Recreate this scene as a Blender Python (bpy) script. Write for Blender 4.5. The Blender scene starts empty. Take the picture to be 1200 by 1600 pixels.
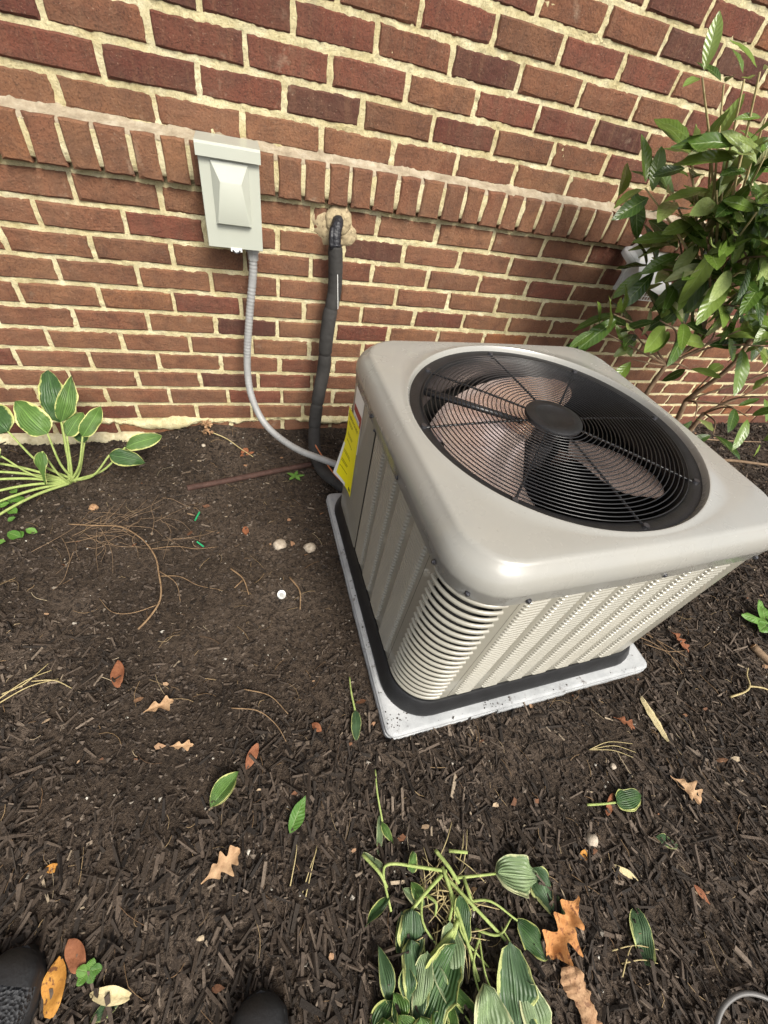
import bpy, math, random
import numpy as np
from mathutils import Vector, Matrix, noise as mnoise

random.seed(11)
RNG = np.random.default_rng(11)
PI = math.pi
scene = bpy.context.scene
COL = scene.collection

# ------------------------------------------------------------------ camera
CAM = Vector((.4083, -1.4628, .2495))
yaw, pit, rol = .421, -.8042, .2357
fw = Vector((math.sin(yaw) * math.cos(pit), math.cos(yaw) * math.cos(pit), math.sin(pit)))
r0 = Vector((math.cos(yaw), -math.sin(yaw), 0))
u0 = r0.cross(fw)
rt = r0 * math.cos(rol) + u0 * math.sin(rol)
up = -r0 * math.sin(rol) + u0 * math.cos(rol)
cam_data = bpy.data.cameras.new('camera')
cam_data.sensor_fit = 'VERTICAL'
cam_data.sensor_height = 36.0
cam_data.lens = 635.37 / 1600 * 36.0
cam_data.clip_start = .02
cam_data.clip_end = 500
cam = bpy.data.objects.new('camera', cam_data)
COL.objects.link(cam)
M3 = Matrix((rt, up, -fw)).transposed()
cam.matrix_world = Matrix.Translation(CAM) @ M3.to_4x4()
scene.camera = cam

# ------------------------------------------------------------------ world, sun, exposure
SUN_EL, SUN_AZ = math.radians(47), math.radians(163)      # from the open side, in front of the wall
world = bpy.data.worlds.new('World')
scene.world = world
world.use_nodes = True
wn = world.node_tree
for n in list(wn.nodes):
    wn.nodes.remove(n)
w_out = wn.nodes.new('ShaderNodeOutputWorld')
w_bg = wn.nodes.new('ShaderNodeBackground')
w_sky = wn.nodes.new('ShaderNodeTexSky')
w_sky.sky_type = 'NISHITA'
w_sky.sun_disc = False
w_sky.sun_elevation = SUN_EL
w_sky.sun_rotation = SUN_AZ
w_sky.dust_density = 4.0
w_sky.air_density = 1.0
w_sky.ozone_density = 1.0
w_hs = wn.nodes.new('ShaderNodeHueSaturation')
w_hs.inputs['Saturation'].default_value = .30
wn.links.new(w_sky.outputs[0], w_hs.inputs['Color'])
wn.links.new(w_hs.outputs[0], w_bg.inputs[0])
w_bg.inputs[1].default_value = .095
wn.links.new(w_bg.outputs[0], w_out.inputs[0])

sun = bpy.data.lights.new('sun', 'SUN')
sun.energy = 2.0
sun.angle = math.radians(22)
sun.color = (1.0, .94, .83)
sun_o = bpy.data.objects.new('sun', sun)
COL.objects.link(sun_o)
sdir = Vector((math.sin(SUN_AZ) * math.cos(SUN_EL), math.cos(SUN_AZ) * math.cos(SUN_EL), math.sin(SUN_EL)))
sun_o.rotation_euler = sdir.to_track_quat('Z', 'Y').to_euler()

scene.view_settings.view_transform = 'Standard'
scene.view_settings.look = 'None'
scene.view_settings.gamma = 1
scene.view_settings.exposure = 1.15
scene.view_settings.use_curve_mapping = False
scene.render.engine = 'CYCLES'
scene.cycles.max_bounces = 6
scene.render.resolution_x = 768
scene.render.resolution_y = 1024

# ------------------------------------------------------------------ numpy noise
_perm = RNG.random((512, 512))


def vnoise(x, y):
    x = np.asarray(x, float) + 1000; y = np.asarray(y, float) + 1000
    xi = np.floor(x).astype(int); yi = np.floor(y).astype(int)
    fx = x - xi; fy = y - yi
    fx = fx * fx * (3 - 2 * fx); fy = fy * fy * (3 - 2 * fy)
    g = lambda a, b: _perm[a % 512, b % 512]
    return ((g(xi, yi) * (1 - fx) + g(xi + 1, yi) * fx) * (1 - fy) + (g(xi, yi + 1) * (1 - fx) + g(xi + 1, yi + 1) * fx) * fy) * 2 - 1


def fbm(x, y, o=4):
    s = 0; a = 1.0; t = 0
    for i in range(o):
        s = s + a * vnoise(np.asarray(x) * 2 ** i + 17.3 * i, np.asarray(y) * 2 ** i + 9.1 * i); t += a; a *= .5
    return s / t


# ------------------------------------------------------------------ object helpers
MW = {}


def mesh_of(name, verts, faces, mat=None, smooth=False):
    me = bpy.data.meshes.new(name)
    me.from_pydata([tuple(v) for v in verts], [], [tuple(f) for f in faces])
    if mat:
        me.materials.append(mat)
    if smooth:
        me.polygons.foreach_set('use_smooth', [True] * len(me.polygons))
    me.update()
    return me


def fast_mesh(name, V, F, mat=None, smooth=False, attrs=None):
    V = np.asarray(V, np.float32).reshape(-1, 3); F = np.asarray(F, np.int32)
    k = F.shape[1]
    me = bpy.data.meshes.new(name)
    me.vertices.add(len(V)); me.vertices.foreach_set('co', V.ravel())
    me.loops.add(F.size); me.loops.foreach_set('vertex_index', F.ravel())
    me.polygons.add(len(F))
    me.polygons.foreach_set('loop_start', np.arange(0, F.size, k, dtype=np.int32))
    me.polygons.foreach_set('loop_total', np.full(len(F), k, np.int32))
    if mat:
        me.materials.append(mat)
    me.update(calc_edges=True)
    me.polygons.foreach_set('use_smooth', np.full(len(F), smooth))
    for an, av in (attrs or {}).items():
        a = me.attributes.new(an, 'FLOAT', 'POINT')
        a.data.foreach_set('value', np.asarray(av, np.float32))
    me.validate()
    return me


def link(name, me, parent=None, M=None):
    """one mesh object, or an Empty when me is None; M is its world matrix"""
    o = bpy.data.objects.new(name, me)
    COL.objects.link(o)
    M = M if M is not None else Matrix.Identity(4)
    if parent is not None:
        o.parent = parent
        o.matrix_local = MW[parent.name].inverted() @ M
    else:
        o.matrix_local = M
    MW[o.name] = M.copy()
    return o


def part(name, me, parent):
    """a part whose mesh is already written in its thing's own coordinates"""
    return link(name, me, parent, MW[parent.name])


def tag(o, label, cat=None, group=None, kind=None):
    o['label'] = label
    if cat:
        o['category'] = cat
    if group:
        o['group'] = group
    if kind:
        o['kind'] = kind
    return o


def T(x, y, z, rz=0):
    return Matrix.Translation((x, y, z)) @ Matrix.Rotation(rz, 4, 'Z')


def thing(name, label, cat, M=None, group=None):
    return tag(link(name, None, None, M), label, cat, group)


class MB:
    """collects geometry for one mesh"""
    def __init__(s):
        s.v = []; s.f = []

    def add(s, v, f):
        n = len(s.v)
        s.v += [tuple(p) for p in v]; s.f += [tuple(i + n for i in q) for q in f]

    def box(s, x0, x1, y0, y1, z0, z1):
        s.add([(x, y, z) for x in (x0, x1) for y in (y0, y1) for z in (z0, z1)],
              [(0, 1, 3, 2), (4, 6, 7, 5), (0, 4, 5, 1), (2, 3, 7, 6), (0, 2, 6, 4), (1, 5, 7, 3)])

    def bbox(s, x0, x1, y0, y1, z0, z1, b):
        """box with chamfered edges"""
        xs, ys, zs = (x0, x1), (y0, y1), (z0, z1)
        v = []; idx = {}
        for i in (0, 1):
            for j in (0, 1):
                for k in (0, 1):
                    sx, sy, sz = (b if i == 0 else -b), (b if j == 0 else -b), (b if k == 0 else -b)
                    idx[i, j, k, 0] = len(v); v.append((xs[i], ys[j] + sy, zs[k] + sz))
                    idx[i, j, k, 1] = len(v); v.append((xs[i] + sx, ys[j], zs[k] + sz))
                    idx[i, j, k, 2] = len(v); v.append((xs[i] + sx, ys[j] + sy, zs[k]))
        f = []
        for i in (0, 1):
            f.append([idx[i, 0, 0, 0], idx[i, 1, 0, 0], idx[i, 1, 1, 0], idx[i, 0, 1, 0]])
            f.append([idx[0, i, 0, 1], idx[1, i, 0, 1], idx[1, i, 1, 1], idx[0, i, 1, 1]])
            f.append([idx[0, 0, i, 2], idx[1, 0, i, 2], idx[1, 1, i, 2], idx[0, 1, i, 2]])
            for j in (0, 1):
                f.append([idx[i, j, 0, 0], idx[i, j, 1, 0], idx[i, j, 1, 1], idx[i, j, 0, 1]])
                f.append([idx[i, 0, j, 0], idx[i, 1, j, 0], idx[i, 1, j, 2], idx[i, 0, j, 2]])
                f.append([idx[0, i, j, 1], idx[1, i, j, 1], idx[1, i, j, 2], idx[0, i, j, 2]])
                for k in (0, 1):
                    f.append([idx[i, j, k, 0], idx[i, j, k, 1], idx[i, j, k, 2]])
        s.add(v, f)

    def tube(s, pts, rad, n=8, cap=True):
        pts = [Vector(p) for p in pts]
        if not hasattr(rad, '__len__'):
            rad = [rad] * len(pts)
        base = len(s.v); prev = None
        for i, p in enumerate(pts):
            d = (pts[min(i + 1, len(pts) - 1)] - pts[max(i - 1, 0)])
            if d.length < 1e-9:
                d = Vector((0, 0, 1))
            d.normalize()
            if prev is None:
                a = d.orthogonal().normalized()
            else:
                a = (prev - d * prev.dot(d))
                a = a.normalized() if a.length > 1e-6 else d.orthogonal().normalized()
            prev = a; b = d.cross(a)
            for k in range(n):
                t = 2 * PI * k / n
                s.v.append(tuple(p + (a * math.cos(t) + b * math.sin(t)) * rad[i]))
        for i in range(len(pts) - 1):
            for k in range(n):
                a0 = base + i * n + k; a1 = base + i * n + (k + 1) % n
                s.f.append((a0, a1, a1 + n, a0 + n))
        if cap:
            s.f.append(tuple(base + k for k in reversed(range(n))))
            s.f.append(tuple(base + (len(pts) - 1) * n + k for k in range(n)))

    def lathe(s, prof, n=32, center=(0, 0, 0), close=False):
        base = len(s.v)
        for r, z in prof:
            for k in range(n):
                t = 2 * PI * k / n
                s.v.append((center[0] + r * math.cos(t), center[1] + r * math.sin(t), center[2] + z))
        m = len(prof)
        for i in range(m - 1 if not close else m):
            for k in range(n):
                a = base + i * n + k; b = base + i * n + (k + 1) % n
                j = (i + 1) % m
                s.f.append((a, b, base + j * n + (k + 1) % n, base + j * n + k))

    def loops(s, loops, close=True, cap0=False, cap1=False):
        base = len(s.v); n = len(loops[0])
        for L in loops:
            s.v += [tuple(p) for p in L]
        for i in range(len(loops) - 1):
            for k in range(n if close else n - 1):
                a = base + i * n + k; b = base + i * n + (k + 1) % n
                s.f.append((a, b, b + n, a + n))
        if cap0:
            s.f.append(tuple(base + k for k in reversed(range(n))))
        if cap1:
            s.f.append(tuple(base + (len(loops) - 1) * n + k for k in range(n)))

    def mesh(s, name, mat, smooth=False):
        return mesh_of(name, s.v, s.f, mat, smooth)


def spline(pts, per=6):
    pts = [Vector(p) for p in pts]
    if len(pts) < 3:
        return pts
    out = []
    P = [pts[0] * 2 - pts[1]] + pts + [pts[-1] * 2 - pts[-2]]
    for i in range(1, len(P) - 2):
        for k in range(per):
            t = k / per
            a, b, c, d = P[i - 1], P[i], P[i + 1], P[i + 2]
            out.append(.5 * ((2 * b) + (c - a) * t + (2 * a - 5 * b + 4 * c - d) * t * t + (3 * b - a - 3 * c + d) * t ** 3))
    out.append(pts[-1])
    return out


def autosmooth(me, deg=35):
    me.polygons.foreach_set('use_smooth', [True] * len(me.polygons))
    try:
        me.set_sharp_from_angle(angle=math.radians(deg))
    except Exception:
        pass
    return me


# ------------------------------------------------------------------ material helpers
class NT:
    def __init__(s, name):
        s.m = bpy.data.materials.new(name)
        s.m.use_nodes = True
        s.t = s.m.node_tree
        s.b = s.t.nodes['Principled BSDF']
        s.out = s.t.nodes['Material Output']

    def n(s, typ, **kw):
        nd = s.t.nodes.new('ShaderNode' + typ)
        for k, v in kw.items():
            setattr(nd, k, v)
        return nd

    def l(s, a, b):
        s.t.links.new(a, b)

    def set(s, **kw):
        for k, v in kw.items():
            s.b.inputs[k.replace('_', ' ')].default_value = v
        return s

    def coord(s, kind='Object', scale=None):
        c = s.n('TexCoord').outputs[kind]
        if scale:
            mp = s.n('Mapping'); mp.inputs['Scale'].default_value = scale
            s.l(c, mp.inputs[0]); return mp.outputs[0]
        return c

    def noise(s, vec, scale, detail=4, rough=.55, dist=0):
        t = s.n('TexNoise'); t.inputs['Scale'].default_value = scale
        t.inputs['Detail'].default_value = detail; t.inputs['Roughness'].default_value = rough
        t.inputs['Distortion'].default_value = dist
        if vec is not None:
            s.l(vec, t.inputs['Vector'])
        return t.outputs['Fac']

    def ramp(s, fac, stops, interp='LINEAR'):
        r = s.n('ValToRGB'); r.color_ramp.interpolation = interp
        e = r.color_ramp.elements
        while len(e) < len(stops):
            e.new(.5)
        for el, (p, c) in zip(e, stops):
            el.position = p; el.color = (c if len(c) == 4 else (*c, 1)) if hasattr(c, '__len__') else (c, c, c, 1)
        s.l(fac, r.inputs[0]); return r.outputs['Color']

    def mix(s, fac, a, b, typ='MIX'):
        m = s.n('Mix'); m.data_type = 'RGBA'; m.blend_type = typ
        for sock, v in ((m.inputs[0], fac), (m.inputs[6], a), (m.inputs[7], b)):
            if hasattr(v, 'is_linked'):
                s.l(v, sock)
            elif hasattr(v, '__len__'):
                sock.default_value = (*v, 1) if len(v) == 3 else v
            else:
                sock.default_value = v
        return m.outputs[2]

    def math(s, op, a, b=None, clamp=False):
        m = s.n('Math', operation=op); m.use_clamp = clamp
        for i, v in enumerate((a, b)):
            if v is None:
                continue
            if hasattr(v, 'is_linked'):
                s.l(v, m.inputs[i])
            else:
                m.inputs[i].default_value = v
        return m.outputs[0]

    def bump(s, h, dist, strength=1.0):
        b = s.n('Bump'); b.inputs['Distance'].default_value = dist; b.inputs['Strength'].default_value = strength
        s.l(h, b.inputs['Height']); s.l(b.outputs[0], s.b.inputs['Normal']); return b

    def color(s, c):
        s.l(c, s.b.inputs['Base Color'])


def flat_mat(name, col, rough=.5, metal=0, spec=.5, bump=None, var=.12, vscale=30):
    k = NT(name)
    v = k.noise(k.coord('Object'), vscale, 3)
    lo = tuple(c * (1 - var) for c in col); hi = tuple(min(1, c * (1 + var)) for c in col)
    k.color(k.ramp(v, [(.3, lo), (.7, hi)]))
    k.set(Roughness=rough, Metallic=metal)
    k.b.inputs['Specular IOR Level'].default_value = spec
    if bump:
        k.bump(k.noise(k.coord('Object'), bump[0], 4), bump[1])
    return k.m


MAT = {}


def mk_brick(name='fired_brick', brown=0.):
    k = NT(name)
    oi = k.n('ObjectInfo').outputs['Random']
    isl = k.n('NewGeometry').outputs['Random Per Island']
    rnd = k.math('FRACT', k.math('ADD', oi, isl))
    pos = k.n('NewGeometry').outputs['Position']
    base = k.ramp(rnd, [(0, (.092, .036, .027)), (.10, (.112, .038, .027)), (.22, (.160, .052, .034)), (.42, (.195, .066, .042)), (.60, (.142, .048, .033)),
                        (.78, (.215, .090, .048)), (.92, (.175, .080, .044)), (1, (.29, .108, .044))])
    if brown:
        base = k.mix(brown, base, (.245, .118, .062))
    blot = k.noise(pos, 22, 5, .6)
    base = k.mix(k.math('MULTIPLY', k.ramp(blot, [(.40, 0), (.70, 1)]), .6), base, (.075, .040, .031))
    # vertical rub streaks, a grey-brown skin
    mp = k.n('Mapping'); mp.inputs['Scale'].default_value = (60, 60, 9); k.l(pos, mp.inputs[0])
    st = k.noise(mp.outputs[0], 1.0, 3)
    base = k.mix(k.math('MULTIPLY', k.ramp(st, [(.50, 0), (.72, 1)]), .32), base, (.22, .120, .07))
    grit = k.noise(pos, 230, 5, .8)
    base = k.mix(k.math('MULTIPLY', k.ramp(grit, [(.36, 1), (.5, 0)]), .75), base, (.042, .020, .016))
    spk = k.noise(pos, 190, 4, .7)
    base = k.mix(k.math('MULTIPLY', k.ramp(spk, [(.62, 0), (.72, 1)]), .5), base, (.45, .33, .24))
    dst = k.noise(pos, 6, 5, .65)
    base = k.mix(k.math('MULTIPLY', k.ramp(dst, [(.35, 0), (.70, 1)]), .14 + .20 * brown), base, (.33, .20, .115))
    # mortar smears
    sm = k.noise(pos, 9, 6, .68, .4)
    base = k.mix(k.math('MULTIPLY', k.ramp(sm, [(.62, 0), (.76, 1)]), .5), base, (.44, .35, .25))
    k.color(base)
    k.set(Roughness=.88)
    k.b.inputs['Specular IOR Level'].default_value = .25
    h = k.math('ADD', k.math('MULTIPLY', k.noise(pos, 170, 6, .75), .8), k.math('MULTIPLY', k.noise(pos, 45, 4, .6), .6))
    k.bump(h, .0065, 1)
    return k.m


def mk_mortar():
    k = NT('cream_mortar')
    pos = k.n('NewGeometry').outputs['Position']
    a = k.noise(pos, 14, 6, .65)
    c = k.ramp(a, [(.25, (.50, .41, .20)), (.5, (.70, .62, .37)), (.75, (.82, .76, .53))])
    g = k.noise(pos, 210, 5, .8)
    c = k.mix(k.math('MULTIPLY', k.ramp(g, [(.34, 1), (.50, 0)]), .6), c, (.30, .22, .10))
    sepz = k.n('SeparateXYZ'); k.l(pos, sepz.inputs[0])
    gr = k.noise(pos, 5, 4)
    k.color(c)
    k.set(Roughness=.95)
    k.b.inputs['Specular IOR Level'].default_value = .15
    h = k.math('ADD', k.math('MULTIPLY', k.noise(pos, 330, 5, .75), .7), k.noise(pos, 80, 5, .7))
    k.bump(h, .007, 1)
    return k.m


def mk_grey_mortar():
    k = NT('weathered_mortar')
    pos = k.n('NewGeometry').outputs['Position']
    a = k.noise(pos, 25, 6, .7)
    k.color(k.ramp(a, [(.25, (.22, .17, .11)), (.5, (.40, .33, .23)), (.78, (.58, .52, .40))]))
    k.set(Roughness=.95)
    k.bump(k.noise(pos, 160, 5, .75), .006, 1)
    return k.m


def mk_soil():
    k = NT('dark_soil')
    pos = k.n('NewGeometry').outputs['Position']
    a = k.noise(pos, 3.2, 6, .62)
    c = k.ramp(a, [(.30, (.038, .028, .020)), (.50, (.088, .064, .046)), (.70, (.155, .118, .090))])
    b = k.noise(pos, 70, 6, .8)
    c = k.mix(k.math('MULTIPLY', k.ramp(b, [(.38, 1), (.54, 0)]), .85), c, (.014, .010, .008))
    s = k.noise(pos, 170, 4, .75)
    c = k.mix(k.math('MULTIPLY', k.ramp(s, [(.60, 0), (.72, 1)]), .6), c, (.20, .155, .12))
    k.color(c)
    k.set(Roughness=.95)
    k.b.inputs['Specular IOR Level'].default_value = .2
    h = k.math('ADD', k.math('MULTIPLY', k.noise(pos, 200, 5, .75), .5), k.noise(pos, 55, 5, .7))
    k.bump(h, .020, 1)
    return k.m


def mk_tone(name, stops, rough=.85, grain=(220, .0015), streak=True):
    """colour from the per-piece 'tone' attribute plus grain"""
    k = NT(name)
    at = k.n('Attribute'); at.attribute_name = 'tone'
    pos = k.n('NewGeometry').outputs['Position']
    c = k.ramp(at.outputs['Fac'], stops)
    g = k.noise(pos, grain[0], 4, .7)
    c = k.mix(k.ramp(g, [(.3, .55), (.6, 0)]), c, (.012, .009, .007))
    k.color(c); k.set(Roughness=rough)
    k.b.inputs['Specular IOR Level'].default_value = .3
    k.bump(g, grain[1], 1)
    return k.m


def mk_paint(name, col, rough=.38):
    k = NT(name)
    pos = k.coord('Object')
    a = k.noise(pos, 4, 5, .6)
    c = k.ramp(a, [(.3, tuple(x * .94 for x in col)), (.7, tuple(x * 1.04 for x in col))])
    d = k.noise(pos, 38, 5, .75)
    c = k.mix(k.math('MULTIPLY', k.ramp(k.noise(pos, 6, 3, .5), [(.35, 0), (.75, 1)]), .16), c, (.33, .29, .22))
    c = k.mix(k.math('MULTIPLY', k.ramp(k.noise(pos, 130, 3, .6), [(.70, 0), (.76, 1)]), .35), c, (.16, .13, .10))
    k.color(c)
    k.l(k.ramp(k.noise(pos, 9, 4, .6), [(.3, rough - .08), (.7, rough + .1)]), k.b.inputs['Roughness'])
    k.bump(k.noise(pos, 900, 2, .5), .0003, .6)
    k.b.inputs['Coat Weight'].default_value = .35
    k.b.inputs['Coat Roughness'].default_value = .05
    return k.m


def mk_pad():
    k = NT('grey_pad')
    pos = k.coord('Object')
    a = k.noise(pos, 7, 6, .7)
    c = k.ramp(a, [(.28, (.20, .205, .21)), (.5, (.33, .34, .345)), (.75, (.46, .465, .465))])
    d = k.noise(pos, 26, 6, .78)
    c = k.mix(k.ramp(d, [(.58, 0), (.67, .85)]), c, (.06, .045, .036))
    e = k.noise(pos, 150, 3, .6)
    c = k.mix(k.math('MULTIPLY', k.ramp(e, [(.66, 0), (.76, 1)]), .6), c, (.10, .08, .065))
    k.color(c); k.set(Roughness=.8)
    k.bump(k.noise(pos, 300, 4, .7), .0012, 1)
    return k.m


def mk_hosta(name, green_a, green_b, margin, rib=34):
    k = NT(name)
    uv = k.n('UVMap'); sp = k.n('SeparateXYZ'); k.l(uv.outputs[0], sp.inputs[0])
    pos = k.coord('Object')
    v = k.math('ABSOLUTE', k.math('SUBTRACT', k.math('MULTIPLY', sp.outputs[1], 2), 1))
    nz = k.noise(pos, 45, 4, .7)
    edge = k.math('ADD', v, k.math('ADD', k.math('MULTIPLY', k.math('SUBTRACT', nz, .5), .55), k.math('MULTIPLY', k.math('SUBTRACT', k.noise(pos, 14, 2), .5), .5)))
    mfac = k.ramp(edge, [(.83, 0), (.92, 1)])
    g = k.ramp(k.noise(pos, 22, 4), [(.3, green_a), (.7, green_b)])
    wave = k.math('SINE', k.math('MULTIPLY', v, rib))
    g = k.mix(k.math('MULTIPLY', k.ramp(k.math('MULTIPLY_ADD', wave, .5)  , [(.0, 0), (1, 1)]), .09), g, tuple(c * .55 for c in green_a))
    mid = k.ramp(v, [(.0, 1), (.05, 0)])
    g = k.mix(k.math('MULTIPLY', mid, .6), g, tuple(min(1, c * 2.2) for c in green_b))
    k.color(k.mix(mfac, g, margin))
    k.set(Roughness=.42)
    k.b.inputs['Specular IOR Level'].default_value = .4
    k.bump(wave, .0010, .7)
    tr = k.n('BsdfTranslucent'); k.l(k.mix(mfac, g, margin), tr.inputs[0])
    ms = k.n('MixShader'); ms.inputs[0].default_value = .25
    k.l(k.b.outputs[0], ms.inputs[1]); k.l(tr.outputs[0], ms.inputs[2]); k.l(ms.outputs[0], k.out.inputs[0])
    return k.m


def mk_leathery(name, stops, rough=.27):
    """pinnate-veined leaf"""
    k = NT(name)
    uv = k.n('UVMap'); sp = k.n('SeparateXYZ'); k.l(uv.outputs[0], sp.inputs[0])
    v = k.math('ABSOLUTE', k.math('SUBTRACT', k.math('MULTIPLY', sp.outputs[1], 2), 1))
    oi = k.n('ObjectInfo').outputs['Random']; isl = k.n('NewGeometry').outputs['Random Per Island']
    rnd = k.math('FRACT', k.math('ADD', oi, isl))
    g = k.ramp(rnd, stops)
    ph = k.math('MULTIPLY', k.math('SUBTRACT', sp.outputs[0], k.math('MULTIPLY', v, .16)), 58)
    wave = k.math('SINE', ph)
    vein = k.ramp(wave, [(.80, 0), (1.0, 1)])
    mid = k.ramp(v, [(.03, 1), (.10, 0)])
    ve = k.math('MAXIMUM', k.math('MULTIPLY', vein, .28), mid)
    g2 = k.mix(k.math('MULTIPLY', ve, .5), g, (.22, .30, .10))
    pos = k.coord('Object')
    g2 = k.mix(k.math('MULTIPLY', k.ramp(k.noise(pos, 60, 4, .7), [(.5, 0), (.8, 1)]), .35), g2, (.10, .14, .03))
    k.color(g2); k.set(Roughness=rough)
    k.bump(k.math('SUBTRACT', k.math('MULTIPLY', wave, .5), mid), .0008, .6)
    tr = k.n('BsdfTranslucent'); k.l(g2, tr.inputs[0])
    ms = k.n('MixShader'); ms.inputs[0].default_value = .2
    k.l(k.b.outputs[0], ms.inputs[1]); k.l(tr.outputs[0], ms.inputs[2]); k.l(ms.outputs[0], k.out.inputs[0])
    return k.m


def mk_dry(name, a, b, spot=None):
    k = NT(name)
    pos = k.coord('Object')
    c = k.ramp(k.noise(pos, 60, 5, .7), [(.3, a), (.7, b)])
    if spot:
        c = k.mix(k.ramp(k.noise(pos, 110, 3, .6), [(.56, 0), (.64, .9)]), c, spot)
    k.color(c); k.set(Roughness=.75)
    k.b.inputs['Specular IOR Level'].default_value = .25
    k.bump(k.noise(pos, 180, 4, .7), .0015, 1)
    return k.m


def mk_mesh_fabric():
    k = NT('black_knit')
    pos = k.coord('Object')
    vo = k.n('TexVoronoi'); vo.inputs['Scale'].default_value = 210; k.l(pos, vo.inputs['Vector'])
    c = k.ramp(vo.outputs['Distance'], [(.1, (.004, .004, .005)), (.5, (.022, .023, .026))])
    k.color(c); k.set(Roughness=.7)
    k.bump(vo.outputs['Distance'], .004, 1)
    return k.m


def mk_tag_yellow():
    return flat_mat('yellow_print', (.93, .84, .01), .45, var=.02)


M_BRICK = mk_brick(); M_BRICK2 = mk_brick('browned_brick', .55); M_MORTAR = mk_mortar(); M_GREYM = mk_grey_mortar(); M_SOIL = mk_soil()
M_CHIP = mk_tone('bark_chips', [(0, (.011, .008, .006)), (.3, (.028, .020, .014)), (.6, (.060, .043, .031)), (.85, (.115, .086, .064)), (.96, (.18, .14, .105)), (1, (.40, .32, .22))], .8)
M_CRUMB = mk_tone('soil_crumbs', [(0, (.020, .015, .012)), (.5, (.064, .048, .037)), (.85, (.130, .102, .080)), (.95, (.19, .155, .12)), (1, (.55, .52, .45))], .95)
M_FLAKE = mk_tone('leaf_flake', [(0, (.09, .04, .02)), (.4, (.20, .09, .045)), (.75, (.34, .21, .12)), (1, (.50, .40, .27))], .8, (160, .001))
M_STRAW = mk_tone('dry_straw', [(0, (.10, .055, .03)), (.4, (.21, .13, .065)), (.8, (.36, .26, .14)), (1, (.52, .44, .30))], .7, (400, .0004))
M_PAINT = mk_paint('greige_paint', (.272, .268, .246), .25)
M_PAINT2 = mk_paint('greige_panel_paint', (.258, .246, .204), .36)
M_BLACKP = flat_mat('black_plastic', (.010, .010, .011), .45, bump=(300, .0006), var=.3)
M_WIRE = flat_mat('black_coated_wire', (.011, .011, .012), .28, var=.2)
M_COIL = NT('coil_fins')
_p = M_COIL.coord('Object'); _w = M_COIL.n('TexWave'); _w.bands_direction = 'Z'; _w.inputs['Scale'].default_value = 140; M_COIL.l(_p, _w.inputs[0])
M_COIL.color(M_COIL.ramp(_w.outputs['Fac'], [(.2, (.004, .004, .004)), (.8, (.022, .021, .02))])); M_COIL.set(Roughness=.6); M_COIL.bump(_w.outputs['Fac'], .002); M_COIL = M_COIL.m
M_BLADE = flat_mat('aluminium_blade', (.88, .70, .63), .22, .78, bump=(9, .003), var=.05, vscale=6)  # pinkish tint puts a reflection into the bare metal's base colour
M_MOTOR = flat_mat('motor_enamel', (.02, .02, .022), .3)
M_COMP = flat_mat('compressor_shell', (.03, .03, .034), .22)
M_STEEL = flat_mat('screw_steel', (.10, .10, .11), .35, .8)
M_PAD = mk_pad()
M_BOX = mk_paint('box_grey_paint', (.40, .42, .36), .5)
M_COND = flat_mat('grey_pvc', (.27, .27, .265), .45, bump=(200, .0006), var=.1)
M_CONN = flat_mat('grey_connector', (.33, .33, .32), .5)
M_FOAM = flat_mat('black_foam', (.028, .026, .024), .85, bump=(45, .004), var=.3, vscale=18)
M_TAPE = flat_mat('black_tape', (.012, .012, .016), .45, bump=(70, .006), var=.3)
M_COPPER = flat_mat('copper_wire', (.55, .20, .09), .4, .3)
M_WHITE = flat_mat('white_plastic', (.78, .78, .75), .45, var=.04)
M_RED = flat_mat('red_print', (.30, .03, .025), .5, var=.05)
M_INK = flat_mat('black_ink', (.01, .01, .01), .6, var=.05)
M_YEL = mk_tag_yellow()
M_HOSTA = mk_hosta('hosta_leaf', (.070, .145, .030), (.13, .235, .055), (.62, .64, .24))
M_HOSTA_D = mk_hosta('hosta_leaf_dark', (.030, .075, .022), (.060, .125, .035), (.45, .48, .16))
M_HOSTA_B = mk_hosta('hosta_leaf_underside', (.14, .21, .095), (.24, .32, .16), (.56, .58, .32))
M_HOSTA_T = mk_hosta('hosta_leaf_tattered', (.040, .085, .034), (.090, .155, .070), (.48, .52, .20))
M_PETIOLE = mk_dry('pale_petiole', (.20, .27, .07), (.36, .42, .15))
M_VIB = mk_leathery('viburnum_leaf', [(0, (.024, .056, .010)), (.25, (.060, .115, .018)), (.5, (.115, .185, .030)), (.8, (.185, .255, .055)), (1, (.27, .33, .12))])
M_VIBP = mk_leathery('viburnum_leaf_pale', [(0, (.20, .24, .10)), (1, (.36, .36, .17))], .6)
M_WEED = mk_leathery('weed_leaf', [(0, (.06, .16, .02)), (1, (.12, .26, .04))], .5)
M_BRANCH = mk_dry('tan_bark', (.13, .082, .05), (.26, .18, .11))
M_TWIG = mk_dry('pale_twig', (.30, .24, .11), (.46, .38, .20))
M_ROOT = mk_dry('root_bark', (.12, .072, .040), (.30, .20, .11))
M_OAK = mk_dry('orange_oak_leaf', (.30, .12, .035), (.48, .235, .085), (.16, .06, .025))
M_TAN = mk_dry('tan_dry_leaf', (.27, .155, .08), (.44, .29, .165))
M_RUST = mk_dry('rust_dry_leaf', (.14, .048, .022), (.26, .105, .050))
M_AMBER = mk_dry('amber_spotted_leaf', (.30, .125, .022), (.45, .225, .045), (.10, .038, .018))
M_BARKP = mk_dry('peeled_bark', (.22, .115, .055), (.46, .29, .165), (.15, .075, .04))
M_STRAWP = mk_dry('pale_straw', (.42, .34, .17), (.58, .50, .30))
M_RUSTPIPE = mk_dry('brown_enamel_pipe', (.035, .018, .014), (.075, .040, .031))
M_STONE = mk_dry('pale_stone', (.24, .19, .14), (.52, .45, .36))
M_GREENW = flat_mat('green_insulation', (.02, .30, .12), .4)
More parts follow.
